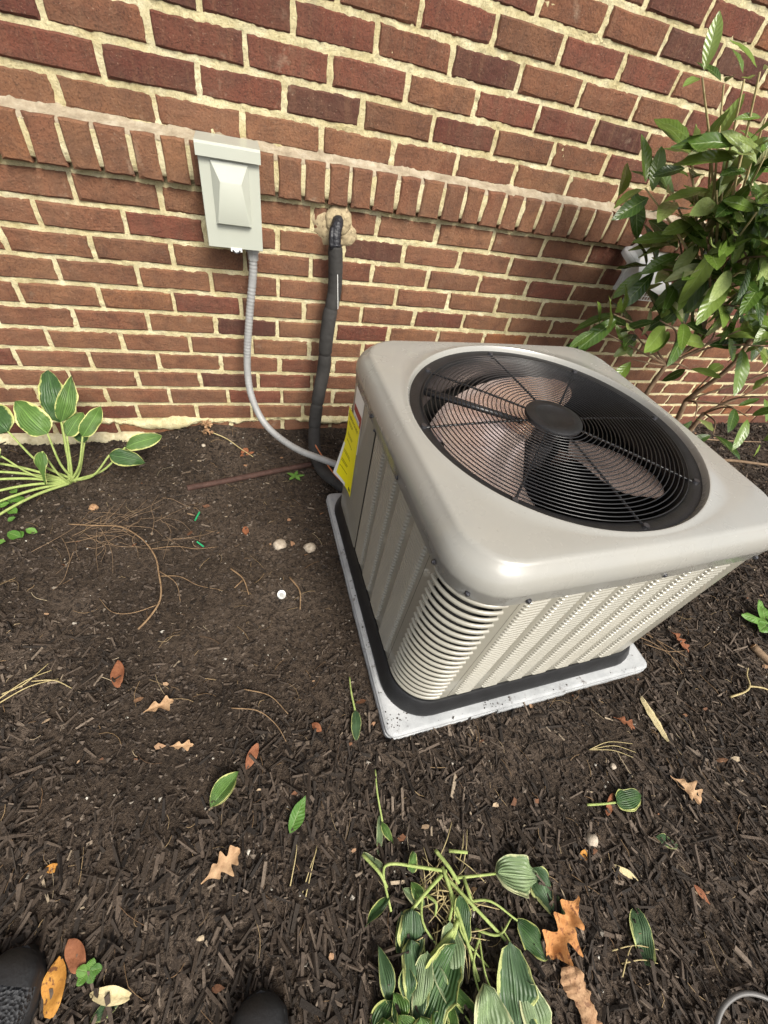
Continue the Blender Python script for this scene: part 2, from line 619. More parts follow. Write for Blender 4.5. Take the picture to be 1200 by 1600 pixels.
M_KNIT = mk_mesh_fabric()
M_RUBBER = flat_mat('black_rubber', (.013, .013, .014), .55, bump=(120, .001))
M_CABLE = flat_mat('grey_cable', (.12, .115, .11), .4)
M_PATCH = mk_dry('tan_patch_mortar', (.26, .20, .12), (.50, .41, .25), (.20, .15, .09))
M_FOOT = mk_dry('cream_parging', (.40, .34, .20), (.62, .56, .38))

# ------------------------------------------------------------------ ground
PADC, PADR, PADH = Vector((1.0594, -.8212)), .0258, .418


def gh(x, y):
    x = np.asarray(x, float); y = np.asarray(y, float)
    h = -.842 + .010 * fbm(x * 2.1, y * 2.1, 3) + .006 * fbm(x * 9, y * 9, 3)
    h = h + .040 * np.exp(-((x - .22) / .16) ** 2 - (y / .10) ** 2)            # mound against the wall
    h = h + .010 * np.exp(-((x - .75) / .4) ** 2 - (y / .12) ** 2)
    h = h - .016 * np.exp(-((x + .30) / .25) ** 2 - ((y + .03) / .12) ** 2)
    d = np.maximum(np.abs(x - PADC.x), np.abs(y - PADC.y))
    h = np.where(d < PADH + .01, np.minimum(h, -.846), h)
    return h


def gz(x, y):
    return float(gh(x, y))


def build_ground():
    fx = np.arange(-.9, 2.9, .011); fy = np.arange(-2.3, .06, .011)
    far = np.array([-80, -30, -12, -6, -3, -1.8, -1.2])
    xs = np.concatenate([far, fx, [3.3, 4.2, 6, 12, 30, 80]])
    ys = np.concatenate([[-80, -30, -12, -6, -3.6, -2.7], fy, [.3, 1, 4, 20, 80]])
    X, Y = np.meshgrid(xs, ys)
    Z = gh(X, Y)
    fine = (X > -.9) & (X < 2.9) & (Y > -2.3) & (Y < .06)
    Z = Z + np.where(fine, .0055 * fbm(X * 30, Y * 30, 4), 0)
    nx, ny = len(xs), len(ys)
    V = np.stack([X, Y, Z], -1).reshape(-1, 3)
    i = np.arange(ny - 1)[:, None] * nx + np.arange(nx - 1)[None]
    F = np.stack([i, i + 1, i + 1 + nx, i + nx], -1).reshape(-1, 4)
    o = link('ground', fast_mesh('ground', V, F, M_SOIL, True))
    tag(o, 'dark bare garden soil under the bark mulch', kind='structure')


build_ground()


def in_pad(x, y, m=0.0):
    return (np.abs(x - PADC.x) < PADH + m) & (np.abs(y - PADC.y) < PADH + m)


def bare(x, y):
    """0 where mulch is thick, 1 where soil is bare"""
    b = np.exp(-((x - .43) / .18) ** 2 - ((y + .78) / .16) ** 2) + .9 * np.exp(-((x - .10) / .16) ** 2 - ((y + .66) / .16) ** 2) \
        + .75 * np.exp(-((x - 1.12) / .30) ** 2 - ((y + 1.37) / .07) ** 2) + .7 * np.exp(-((x - .10) / .20) ** 2 - ((y + 1.15) / .14) ** 2) \
        + .6 * np.exp(-((x - .5) / .12) ** 2 - ((y + 1.05) / .2) ** 2) + .5 * np.exp(-((x - .3) / .3) ** 2 - ((y + .5) / .15) ** 2)
    b = b + .62 / (1 + np.exp(-(y + 1.02) / .09)) / (1 + np.exp((x - 1.45) / .06))
    return np.clip(b + .40 * fbm(x * 4, y * 4, 3), 0, 1)


def scatter(n, x0=-.75, x1=3.5, y0=-2.15, y1=-.015, keep=.9):
    x = RNG.uniform(x0, x1, n); y = RNG.uniform(y0, y1, n)
    ok = ~((x > 2.4) & (y < -1.2)) & ~in_pad(x, y, .004) & (RNG.random(n) > keep * bare(x, y))
    return x[ok], y[ok]


def chips(n, lmin, lmax, wmin, wmax, tmin, tmax, tilt, keep, tone_p, name, lift=.001):
    x, y = scatter(n, keep=keep)
    m = len(x)
    L = np.exp(RNG.uniform(np.log(lmin), np.log(lmax), m)) / 2; W = RNG.uniform(wmin, wmax, m) / 2; Th = RNG.uniform(tmin, tmax, m) / 2
    big = np.where((y < -1.15) | (x > 1.5), 1.08, .85) * np.where(bare(x, y) > .4, .7, 1.0)
    L = L * big; W = W * big
    a = RNG.uniform(0, 2 * PI, m)
    # strips lie mostly along the fall of the bed in the foreground
    al = (y < -1.25) & (RNG.random(m) < .45)
    a = np.where(al, PI / 2 + .35 * RNG.standard_normal(m) + .25 * (x - .5), a)
    e = RNG.normal(0, tilt, m); ro = RNG.normal(0, .5, m)
    ca, sa, ce, se, cr, sr = np.cos(a), np.sin(a), np.cos(e), np.sin(e), np.cos(ro), np.sin(ro)
    ux = np.stack([ca * ce, sa * ce, se], -1)
    vx0 = np.stack([-sa, ca, 0 * a], -1); wx0 = np.cross(ux, vx0)
    vx = vx0 * cr[:, None] + wx0 * sr[:, None]; wx = -vx0 * sr[:, None] + wx0 * cr[:, None]
    base = np.stack([x, y, gh(x, y) + lift + Th + np.abs(se) * L * .5], -1)
    V = np.zeros((m, 8, 3)); q = 0
    for sx in (-1, 1):
        tp = RNG.uniform(.25, 1.0, m)          # tapered, torn ends
        sk = RNG.uniform(-.5, .5, m)
        for sy in (-1, 1):
            for sz in (-1, 1):
                V[:, q] = base + ux * (sx * L * (1 + .12 * sy * sk))[:, None] + vx * (sy * W * tp)[:, None] + wx * (sz * Th)[:, None]; q += 1
    F0 = np.array([(0, 1, 3, 2), (4, 6, 7, 5), (0, 4, 5, 1), (2, 3, 7, 6), (0, 2, 6, 4), (1, 5, 7, 3)])
    F = (np.arange(m)[:, None, None] * 8 + F0[None]).reshape(-1, 4)
    tone = np.clip(RNG.beta(*tone_p, m), 0, 1)
    tone = np.where(RNG.random(m) < .018, RNG.uniform(.9, 1, m), tone)
    return fast_mesh(name, V.reshape(-1, 3), F, M_CHIP, False, {'tone': np.repeat(tone, 8)})


o = link('bark_mulch', chips(35000, .012, .058, .0035, .0098, .002, .0055, .24, .92, (1.5, 2.1), 'bark_mulch'))
tag(o, 'dark shredded bark mulch spread over the bed', 'mulch', kind='stuff')
o = link('bark_fines', chips(53000, .005, .018, .0018, .0050, .001, .003, .35, .22, (1.2, 1.5), 'bark_fines', .003))
tag(o, 'fine dark bark crumbs lying between the larger mulch chips', 'mulch', kind='stuff')


def crumbs(n):
    x, y = scatter(n, keep=.0)
    m = len(x); r = np.exp(RNG.uniform(np.log(.0010), np.log(.0062), m))
    o6 = np.array([(1, 0, 0), (-1, 0, 0), (0, 1, 0), (0, -1, 0), (0, 0, 1), (0, 0, -1)], float)
    c = np.stack([x, y, gh(x, y) + r * .5], -1)
    V = c[:, None] + o6[None] * r[:, None, None] * RNG.uniform(.6, 1.3, (m, 6, 1)) + RNG.normal(0, .25, (m, 6, 3)) * r[:, None, None]
    F0 = np.array([(0, 2, 4), (2, 1, 4), (1, 3, 4), (3, 0, 4), (2, 0, 5), (1, 2, 5), (3, 1, 5), (0, 3, 5)])
    F = (np.arange(m)[:, None, None] * 6 + F0[None]).reshape(-1, 3)
    tone = RNG.beta(1.4, 1.7, m); tone = np.where((RNG.random(m) < .025) & (r < .003), 1, tone)
    return fast_mesh('crumbs', V.reshape(-1, 3), F, M_CRUMB, False, {'tone': np.repeat(tone, 6)})


tag(link('soil_crumbs', crumbs(60000)), 'loose crumbs of brown soil scattered over the bed', 'soil', kind='stuff')


def straws(n):
    x, y = scatter(n, keep=.3)
    m = len(x); L = np.exp(RNG.uniform(np.log(.008), np.log(.075), m)); a = RNG.uniform(0, 2 * PI, m)
    al = (y < -1.2) & (RNG.random(m) < .4); a = np.where(al, PI / 2 + .4 * RNG.standard_normal(m), a)
    bend = RNG.normal(0, .22, m); r = RNG.uniform(.0004, .0009, m)
    V = []; S = 4
    for i in range(S + 1):
        t = i / S - .5
        ax = a + bend * t * 2
        px = x + np.cos(ax) * L * t; py = y + np.sin(ax) * L * t
        pz = gh(px, py) + .0045 + .004 * np.abs(RNG.standard_normal(m)) * (1 - abs(t) * 1.6)
        for k in range(3):
            th = 2 * PI * k / 3
            V.append(np.stack([px - np.sin(ax) * r * math.cos(th), py + np.cos(ax) * r * math.cos(th), pz + r * math.sin(th)], -1))
    V = np.stack(V, 1)
    F0 = []
    for i in range(S):
        for k in range(3):
            b = i * 3 + k; c = i * 3 + (k + 1) % 3
            F0.append((b, c, c + 3, b + 3))
    F = (np.arange(m)[:, None, None] * (3 * S + 3) + np.array(F0)[None]).reshape(-1, 4)
    tone = RNG.beta(2, 2, m)
    return fast_mesh('needles', V.reshape(-1, 3), F, M_STRAW, True, {'tone': np.repeat(tone, 3 * S + 3)})


tag(link('pine_needles', straws(2000)), 'thin dry tan needles and straws strewn over the mulch', 'needles', kind='stuff')

def flakes(n):
    x, y = scatter(n, keep=.35)
    m = len(x); r = np.exp(RNG.uniform(np.log(.003), np.log(.011), m)); a0 = RNG.uniform(0, 2 * PI, m)
    V = np.zeros((m, 7, 3)); nrm = RNG.normal(0, .45, (m, 2))
    for k in range(6):
        a = a0 + 2 * PI * k / 6; rk = r * RNG.uniform(.45, 1.15, m)
        dx, dy = rk * np.cos(a) * 1.4, rk * np.sin(a) * .8
        V[:, k] = np.stack([x + dx, y + dy, gh(x, y) + .007 + dx * nrm[:, 0] + dy * nrm[:, 1]], -1)
    V[:, 6] = np.stack([x, y, gh(x, y) + .007 + r * RNG.uniform(-.3, .3, m)], -1)
    F0 = np.array([(6, k, (k + 1) % 6) for k in range(6)])
    F = (np.arange(m)[:, None, None] * 7 + F0[None]).reshape(-1, 3)
    return fast_mesh('flakes', V.reshape(-1, 3), F, M_FLAKE, True, {'tone': np.repeat(RNG.random(m), 7)})


tag(link('leaf_flakes', flakes(420)), 'small broken flakes of dry brown leaf scattered on the bed', 'leaf litter', kind='stuff')

# ------------------------------------------------------------------ brick wall
BL, CH = .2032, .0677                 # brick module: length and course height with joint
BW, BH = BL - .0118, CH - .0118
UY, UZ = .0243, .0384                 # the upper wall stands a little behind the lower
LOFF = {1: .01, 2: .008, 3: .0175, 4: 0, 5: -.0867, 6: -.0215, 7: .0295, 8: -.0098, 9: .095, 10: .0275, 11: -.068, 12: .02}
UOFF = {1: -.0706, 2: -.049, 3: .0078, 4: .0536, 5: .0448, 6: .05}
wall = thing('brick_wall', 'red brick house wall with cream mortar and a projecting soldier ledge', 'wall')


def brick_mesh(name, w, h, depth=.045, wob=.0013, seed=0, mat=None):
    rd = random.Random(seed)
    c = .0042
    px = [-.5, -.18, .17, .5, .5, .5, .15, -.2, -.5, -.5]
    pz = [-.5, -.5, -.5, -.5, 0, .5, .5, .5, .5, 0]
    front = []; mid = []; back = []
    for a, b in zip(px, pz):
        jx, jz = rd.uniform(-wob, wob), rd.uniform(-wob, wob)
        cut = rd.choice([0, 0, 0, 0, .003, .006]) if abs(a) == .5 and abs(b) == .5 else 0
        front.append((a * (w - 2 * c) + jx - math.copysign(cut, a), rd.uniform(-.001, .0012), b * (h - 2 * c) + jz - math.copysign(cut * .6, b)))
        mid.append((a * w + jx, .0055, b * h + jz))
        back.append((a * w, depth, b * h))
    v = front + mid + back + [(0, -.0006, 0)]
    n = 10; f = []
    for k in range(n):
        j = (k + 1) % n
        f.append((30, k, j)); f.append((k, k + n, j + n, j)); f.append((k + n, k + 2 * n, j + 2 * n, j + n))
    return mesh_of(name, v, f, mat or M_BRICK)


BM = [brick_mesh('brick', BW, BH, seed=i) for i in range(10)]
BM2 = [brick_mesh('brick', BW, BH, seed=i, mat=M_BRICK2) for i in range(10)]
RM = [brick_mesh('rowlock_brick', .060, .092, .08, .0012, seed=50 + i, mat=M_BRICK2) for i in range(6)]
stuff_v, stuff_f = [], []


def put_brick(x, y, z, visible, brown=False):
    i = random.randrange(10)
    M = Matrix.Translation((x + random.uniform(-.0015, .0015), y + random.uniform(-.0022, .0016), z + random.uniform(-.0012, .0012))) @ Matrix.Rotation(random.uniform(-.006, .006), 4, 'Y') @ Matrix.Rotation(random.uniform(-.006, .006), 4, 'Z')
    if random.random() < .5:
        M = M @ Matrix.Rotation(PI, 4, 'Y')
    if visible:
        link('brick', (BM2 if brown else BM)[i], wall, M)
    else:
        n = len(stuff_v)
        stuff_v.extend(tuple(M @ v.co) for v in BM[i].vertices)
        stuff_f.extend(tuple(j + n for j in p.vertices) for p in BM[i].polygons)


for n in range(1, 14):
    ph = (0 if n % 2 else .5) + LOFF.get(n, 0)
    for k in range(-6, 21):
        xc = (k + ph + .5) * BL
        vis = -.66 < xc < 2.45 and n <= 12 and not (n == 12 and (xc < -.1 or xc > .95)) and not (n > 8 and 0.85 < xc < 1.75)
        put_brick(xc, 0, -n * CH, vis, random.random() < .85)
for n in range(1, 33):
    ph = (0 if n % 2 else .5) + .19 + UOFF.get(n, random.uniform(-.06, .06))
    for k in range(-6, 21):
        xc = (k + ph + .5) * BL
        lo = -.14 + max(0, n - 3) * .17 if n > 2 else -.14
        vis = n <= 8 and lo - .1 < xc < 2.3 and not (n == 7 and xc < 1.0) and not (n == 8 and xc < 1.4)
        put_brick(xc, UY, UZ + n * CH, vis, n == 1 or random.random() < .05)
ob = part('bricks_beyond_view', mesh_of('bricks_beyond_view', stuff_v, stuff_f, M_BRICK), wall)
ob['kind'] = 'stuff'

RJ = [-.056, .017, .087, .161, .227, .293, .365, .437, .509, .581, .648, .714, .781, .856, .928, 1.002, 1.073, 1.14, 1.212, 1.281, 1.348, 1.422, 1.489]
while RJ[0] > -1.1:
    RJ.insert(0, RJ[0] - .0705)
while RJ[-1] < 4.1:
    RJ.append(RJ[-1] + .0705)
rb_v, rb_f = [], []
for a, b in zip(RJ, RJ[1:]):
    m = RM[random.randrange(6)]
    s = (b - a - .0105) / .060
    M = Matrix.Translation(((a + b) / 2, -.025 + random.uniform(-.002, .002), .0205 + random.uniform(-.001, .001))) @ Matrix.Diagonal((s, 1, 1, 1))
    if -.2 < a < 2.3:
        link('rowlock_brick', m, wall, M)
    else:
        n = len(rb_v); rb_v += [tuple(M @ v.co) for v in m.vertices]; rb_f += [tuple(j + n for j in p.vertices) for p in m.polygons]
ob = part('rowlock_bricks_beyond_view', mesh_of('rowlock_bricks_beyond_view', rb_v, rb_f, M_BRICK2), wall)
ob['kind'] = 'stuff'


def mortar_sheet(name, x0, x1, z0, z1, y, step, amp=.0036, seed=0., mat=None):
    xs = np.arange(x0, x1 + step / 2, step); zs = np.arange(z0, z1 + step / 2, step)
    X, Z = np.meshgrid(xs, zs)
    Y = y - amp * (.35 * fbm(X * 26 + seed, Z * 26, 3) + .95 * fbm(X * 90 + seed, Z * 90, 2)) - .0075 * np.clip(fbm(X * 11 + seed + 5, Z * 17, 4) - .40, 0, 1)
    nx, nz = len(xs), len(zs)
    i = np.arange(nz - 1)[:, None] * nx + np.arange(nx - 1)[None]
    F = np.stack([i, i + 1, i + 1 + nx, i + nx], -1).reshape(-1, 4)
    return fast_mesh(name, np.stack([X, Y, Z], -1).reshape(-1, 3), F, mat or M_MORTAR, True)


part('mortar', mortar_sheet('mortar', -.75, 3.0, -.95, -.012, .0047, .0045), wall)
part('mortar', mortar_sheet('mortar', -.40, 2.7, .066, .66, UY + .0045, .0045, seed=40), wall)
mb = MB()
mb.add([(-1.4, .006, -1.2), (-.75, .006, -1.2), (-.75, .006, 0), (-1.4, .006, 0), (3.0, .006, -1.2), (4.3, .006, -1.2), (4.3, .006, 0), (3.0, .006, 0)], [(0, 1, 2, 3), (4, 5, 6, 7)])
mb.add([(-1.4, UY + .006, .05), (-.40, UY + .006, .05), (-.40, UY + .006, .66), (-1.4, UY + .006, .66), (2.7, UY + .006, .05), (4.3, UY + .006, .05), (4.3, UY + .006, .66), (2.7, UY + .006, .66),
        (-1.4, UY + .006, .66), (4.3, UY + .006, .66), (4.3, UY + .006, 2.3), (-1.4, UY + .006, 2.3)], [(0, 1, 2, 3), (4, 5, 6, 7), (8, 9, 10, 11)])
part('outer_mortar', mb.mesh('outer_mortar', M_MORTAR), wall)
mb = MB(); mb.box(-1.4, 4.3, .10, .30, -1.2, 2.3)
part('wall_core', mb.mesh('wall_core', M_MORTAR), wall)

# rowlock joints, soffit and the rough weathered wash on the ledge
xs = np.arange(-1.1, 4.1, .0045)
prof = [(.10, -.017), (.0, -.0175), (-.010, -.017), (-.0190, -.012), (-.0200, .01), (-.0200, .035), (-.0190, .056)]
X = np.repeat(xs[:, None], len(prof), 1); P = np.array(prof)
Yv = P[None, :, 0] - .0030 * fbm(X * 60, P[None, :, 1] * 60, 3); Zv = P[None, :, 1] + .0012 * fbm(X * 50 + 9, P[None, :, 0] * 50, 2)
m_ = len(prof); i = np.arange(len(xs) - 1)[:, None] * m_ + np.arange(m_ - 1)[None]
part('mortar', fast_mesh('ledge_mortar', np.stack([X, Yv, Zv], -1).reshape(-1, 3), np.stack([i, i + m_, i + m_ + 1, i + 1], -1).reshape(-1, 4), M_MORTAR, True), wall)
prof = [(-.0188, .054), (-.0160, .063), (-.006, .0675), (.004, .071), (.014, .074), (.022, .079), (.029, .084), (.034, .090)]
P = np.array(prof); X = np.repeat(xs[:, None], len(prof), 1)
nz = fbm(X * 30, P[None, :, 0] * 60, 3); n2 = fbm(X * 110, P[None, :, 0] * 110, 2)
Yv = P[None, :, 0] - .0040 * nz - .0022 * n2; Zv = P[None, :, 1] + .0036 * nz + .0022 * n2
m_ = len(prof); i = np.arange(len(xs) - 1)[:, None] * m_ + np.arange(m_ - 1)[None]
part('ledge_wash', fast_mesh('ledge_wash', np.stack([X, Yv, Zv], -1).reshape(-1, 3), np.stack([i, i + m_, i + m_ + 1, i + 1], -1).reshape(-1, 4), M_GREYM, True), wall)

# sloppy mortar lip above the lowest course and the parged footing at the left
xs = np.arange(-.75, 1.3, .006)
th = np.linspace(-.6, PI + .2, 9)
rr = .004 + .015 * np.clip(fbm(xs * 16, xs * 0 + 3, 5) + .18, 0, 1.2) + .010 * np.exp(-((xs - .13) / .09) ** 2)
zc = -.783 - .006 * fbm(xs * 6, xs * 0, 3) - .016 * np.exp(-((xs - .02) / .10) ** 2)
X = np.repeat(xs[:, None], 9, 1)
Yv = .004 - np.sin(th)[None] * rr[:, None] * 1.25 - .009 * fbm(X * 60, th[None] * 3, 4); Zv = zc[:, None] + np.cos(th)[None] * rr[:, None] * 1.15 + .008 * fbm(X * 70 + 7, th[None] * 3, 4)
i = np.arange(len(xs) - 1)[:, None] * 9 + np.arange(8)[None]
part('mortar_lip', fast_mesh('mortar_lip', np.stack([X, Yv, Zv], -1).reshape(-1, 3), np.stack([i, i + 1, i + 10, i + 9], -1).reshape(-1, 4), M_MORTAR, True), wall)
xs = np.arange(-.75, .10, .006); prof = np.array([(.0, -.826), (-.014, -.827), (-.026, -.832), (-.030, -.842), (-.031, -.87), (-.031, -.92)])
X = np.repeat(xs[:, None], 6, 1); nn = fbm(X * 26, prof[None, :, 1] * 30, 4)
Yv = prof[None, :, 0] - .016 * nn; Zv = prof[None, :, 1] - .006 + .014 * nn - .03 * np.clip((X - .0) / .1, 0, 1)
i = np.arange(len(xs) - 1)[:, None] * 6 + np.arange(5)[None]
part('footing', fast_mesh('footing', np.stack([X, Yv, Zv], -1).reshape(-1, 3), np.stack([i, i + 6, i + 7, i + 1], -1).reshape(-1, 4), M_FOOT, True), wall)

# mortar patch round the pipe hole
def patch():
    n = 48; rings = 9; v = []; f = []
    cx_, cz_ = .684, -.087
    for j in range(rings):
        t = j / (rings - 1)
        for k in range(n):
            a = 2 * PI * k / n
            ra = .072 * (1 + .30 * fbm(math.cos(a) * 2.2, math.sin(a) * 2.2, 3)) * t
            x = cx_ + math.cos(a) * ra * 1.0; z = cz_ + math.sin(a) * ra * .80
            z = min(z, -.022)
            d = -.0075 * (1 - t ** 3) + .006 * t ** 6 - .0028 * float(fbm(x * 70, z * 70, 3))
            v.append((x, d, z))
    for j in range(rings - 1):
        for k in range(n):
            a = j * n + k; b = j * n + (k + 1) % n
            f.append((a, b, b + n, a + n))
    return mesh_of('mortar_patch', v, f, M_PATCH, True)


part('mortar_patch', patch(), wall)
mb = MB(); c = []
for r_, y_ in ((.001, -.0165), (.020, -.0160), (.035, -.0135), (.040, -.008), (.041, .0)):
    c.append([(.690 + math.cos(2 * PI * k / 40) * r_ * (1 + .03 * math.sin(5 * k)), y_ - .002 * float(fbm(k * .7, r_ * 90, 2)), -.063 + math.sin(2 * PI * k / 40) * r_) for k in range(40)])
mb.loops(c, cap0=True)
part('mortar_plug', mb.mesh('mortar_plug', M_PATCH, True), wall)

# ------------------------------------------------------------------ pad
pad = thing('equipment_pad', 'light grey speckled plastic pad under the air conditioner', 'pad', T(PADC.x, PADC.y, -.811, PADR))
mb = MB()


def rsq(h, rad, z, n=8, bulge=0.0):
    """rounded square loop"""
    out = []
    for q, (sx, sy) in enumerate(((1, 1), (-1, 1), (-1, -1), (1, -1))):
        for k in range(n + 1):
            a = PI / 2 * q + PI / 2 * k / n
            x = sx * (h - rad) + rad * math.cos(a); y = sy * (h - rad) + rad * math.sin(a)
            out.append((x, y, z))
    return out


mb.loops([rsq(PADH - .004, .022, -.075), rsq(PADH, .024, -.070), rsq(PADH, .024, -.020), rsq(PADH - .002, .022, -.018), rsq(PADH - .002, .022, -.006), rsq(PADH - .008, .018, -.001), rsq(PADH - .012, .016, 0)], cap0=True, cap1=True)
part('slab', autosmooth(mb.mesh('slab', M_PAD), 25), pad)
mb = MB(); mb.bbox(-.11, .11, -PADH - .0035, -PADH + .01, -.034, -.014, .0015)
part('edge_lug', mb.mesh('edge_lug', M_PAD), pad)

def pad_dirt():
    V = []; F = []
    rd = random.Random(3)
    for i in range(120):
        u = rd.uniform(-.41, .41); v = rd.choice((-1, 1)) * rd.uniform(.402, .415)
        if rd.random() < .28:
            u, v = -.38 + rd.gauss(0, .018), -.385 + rd.gauss(0, .014)
        elif rd.random() < .15:
            u, v = -.12 + rd.gauss(0, .02), -.40 + rd.gauss(0, .008)
        p = (u, v) if rd.random() < .55 else (v, u)
        if max(abs(p[0]), abs(p[1])) > .412:
            continue
        r_ = rd.uniform(.0008, .0026); n = len(V)
        for q in ((1, 0, 0), (-1, 0, 0), (0, 1, 0), (0, -1, 0), (0, 0, 1)):
            V.append((p[0] + q[0] * r_ * rd.uniform(.6, 1.6), p[1] + q[1] * r_ * rd.uniform(.6, 1.6), .0003 + q[2] * r_ * .7))
        F += [(n, n + 2, n + 4), (n + 2, n + 1, n + 4), (n + 1, n + 3, n + 4), (n + 3, n, n + 4)]
    return fast_mesh('soil_specks', np.array(V), np.array(F), M_CRUMB, False, {'tone': RNG.uniform(0, .5, len(V))})


ob = part('soil_specks', pad_dirt(), pad)
ob['kind'] = 'stuff'

# ------------------------------------------------------------------ air conditioner
WB, WS, E_, RC = .3816, .3873, .1204, .092
ZP, ZB, ZS, ZT = -.811, -.7614, -.300, -.212
ac = thing('air_conditioner', 'beige outdoor air conditioner condenser with louvered sides and round top fan grille', 'air conditioner', T(1.0596, -.809, ZP, .030))
H0 = lambda z: z - ZP                 # world height to the unit's own height

# black base pan
mb = MB()
mb.loops([rsq(.398, .105, .0), rsq(.404, .11, .003), rsq(.403, .11, .012), rsq(.394, .105, .030), rsq(.389, .10, .046), rsq(.386, .10, .050), rsq(.372, .09, .050), rsq(.36, .08, .045)], cap0=True, cap1=True)
part('base_pan', autosmooth(mb.mesh('base_pan', M_BLACKP), 30), ac)
# dark coil behind the louvers
mb = MB()
mb.loops([rsq(.347, .075, .045), rsq(.347, .075, H0(ZS) + .01)])
mb.loops([rsq(.330, .07, .047), rsq(.330, .07, H0(ZS) + .03)])
part('coil', mb.mesh('coil', M_COIL, True), ac)


def louver_panel(a0, a1, ncol, axis, sgn, flip):
    """columns of pressed louvers; a runs along the face"""
    z0, z1 = .052, H0(ZS) + .012
    A = [(a0, 0)]; cw = (a1 - a0) / ncol; rib = .0110
    for c in range(ncol):
        l, r_ = a0 + c * cw + rib, a0 + (c + 1) * cw - rib
        A += [(l, 0), (l + .003, .6), (l + .008, 1), (r_ - .008, 1), (r_ - .003, .6), (r_, 0)]
    A.append((a1, 0))
    zl0, zl1 = z0 + .016, z1 - .004
    nl = 42; p = (zl1 - zl0) / nl
    Z = [(z0, 0), (zl0, 0)]
    for i in range(nl):
        b = zl0 + i * p
        Z += [(b + .04 * p, -.0005), (b + .07 * p, .0046), (b + .20 * p, .0068), (b + .42 * p, .0062), (b + .62 * p, .0034), (b + .76 * p, .0), (b + .98 * p, -.0006)]
    Z.append((z1, 0))
    V = []
    for z, d in Z:
        for a, m in A:
            o_ = WB + d * m - (0.0028 if False else 0)
            V.append((a, -o_, z) if axis == 'front' else ((-o_, a, z) if axis == 'left' else ((a, o_, z) if axis == 'back' else (o_, a, z))))
    na = len(A); F = []
    for i in range(len(Z) - 1):
        for j in range(na - 1):
            q = (i * na + j, i * na + j + 1, (i + 1) * na + j + 1, (i + 1) * na + j)
            F.append(q if not flip else q[::-1])
    return mesh_of('louver_panel', V, F, M_PAINT2)


seam = .0012
for axis, a0, a1, nc, fl in (('front', -WB + E_ + seam, WB - E_ - seam, 7, False), ('left', -WB + E_ + seam, .103, 4, True), ('right', -WB + E_ + seam, WB - E_ - seam, 7, False), ('back', -WB + E_ + seam, WB - E_ - seam, 7, True)):
    ob = part('louver_panel', louver_panel(a0, a1, nc, axis, 1, fl), ac)
# flat service panel on the left towards the back, slightly raised
mb = MB()
path = [(-WB - .002, .1045), (-WB - .004, .112), (-WB - .004, .20), (-WB - .0045, .2005), (-WB - .0045, WB - RC)]
for k in range(1, 9):
    a = PI - PI / 2 * k / 8
    path.append((-WB + RC + (RC + .004) * math.cos(a), WB - RC + (RC + .004) * math.sin(a)))
path.append((-WB + E_, WB + .004))
mb.loops([[(x, y, .045) for x, y in path], [(x, y, H0(ZS) + .01) for x, y in path]], close=False)
part('service_panel', autosmooth(mb.mesh('service_panel', M_PAINT2), 30), ac)


def corner_path(sx, sy, off, n=14):
    """from the front seam round the corner to the side seam"""
    pts = []
    cxx, cyy = WB - RC, WB - RC
    pts.append((WB - E_, WB + off))
    for k in range(n + 1):
        a = PI / 2 - PI / 2 * k / n
        pts.append((cxx + (RC + off) * math.cos(a), cyy + (RC + off) * math.sin(a)))
    pts.append((WB + off, WB - E_))
    return [(sx * x, sy * y) for x, y in pts]


NS = 20
zlo, zhi = .056, H0(ZS) + .004
pt_ = (zhi - zlo) / NS
STR = .030        # flat strip beside each seam


def corner(sx, sy, name, slats):
    # strips and thin top/bottom frame
    mb = MB()
    for w0, w1 in ((WB - E_, WB - E_ + STR),):
        for qq in (0, 1):
            a = [(w0, WB), (w1, WB)] if qq == 0 else [(WB, w1), (WB, w0)]
            b = [(p[0] - (0.0 if qq == 0 else .012), p[1] - (.012 if qq == 0 else 0)) for p in a]
            ring = [a[0], a[1], b[1], b[0]]
            mb.loops([[(sx * x, sy * y, .050) for x, y in ring], [(sx * x, sy * y, H0(ZS) + .01) for x, y in ring]])
    part('corner_post', mb.mesh('corner_post', M_PAINT2), ac)
    for i in range(slats):
        zc_ = zlo + (i + .5) * pt_
        prof = [(-.0010, -.0040), (.0016, -.0052), (.0048, -.0042), (.0060, -.0010), (.0052, .0014), (.0030, .0034), (.0004, .0038), (-.0010, .0020)]
        mb = MB(); L = []
        paths = {o_: corner_path(sx, sy, o_ - .0015) for o_, _ in prof}
        npt = len(paths[prof[0][0]])
        for j in range(npt):
            # ends tucked behind the strips
            loop = []
            for o_, dz in prof:
                x, y = paths[o_][j]
                if j == 0:
                    x = sx * (WB - E_ + STR - .004)
                if j == npt - 1:
                    y = sy * (WB - E_ + STR - .004)
                loop.append((x, y, zc_ + dz))
            L.append(loop)
        mb.loops(L, cap0=True, cap1=True)
        part('corner_louver', autosmooth(mb.mesh('corner_louver', M_PAINT2), 50), ac)


corner(-1, -1, 'front', NS)
for sx, sy in ((1, -1), (1, 1)):
    mb = MB(); pth = corner_path(sx, sy, 0)
    mb.loops([[(x, y, .050) for x, y in pth], [(x, y, H0(ZS) + .01) for x, y in pth]], close=False)
    part('corner_post', autosmooth(mb.mesh('corner_post', M_PAINT2), 30), ac)

# top cover: skirt, rolled shoulder, flat, raised lip, throat
NR = 128
RING = .3362


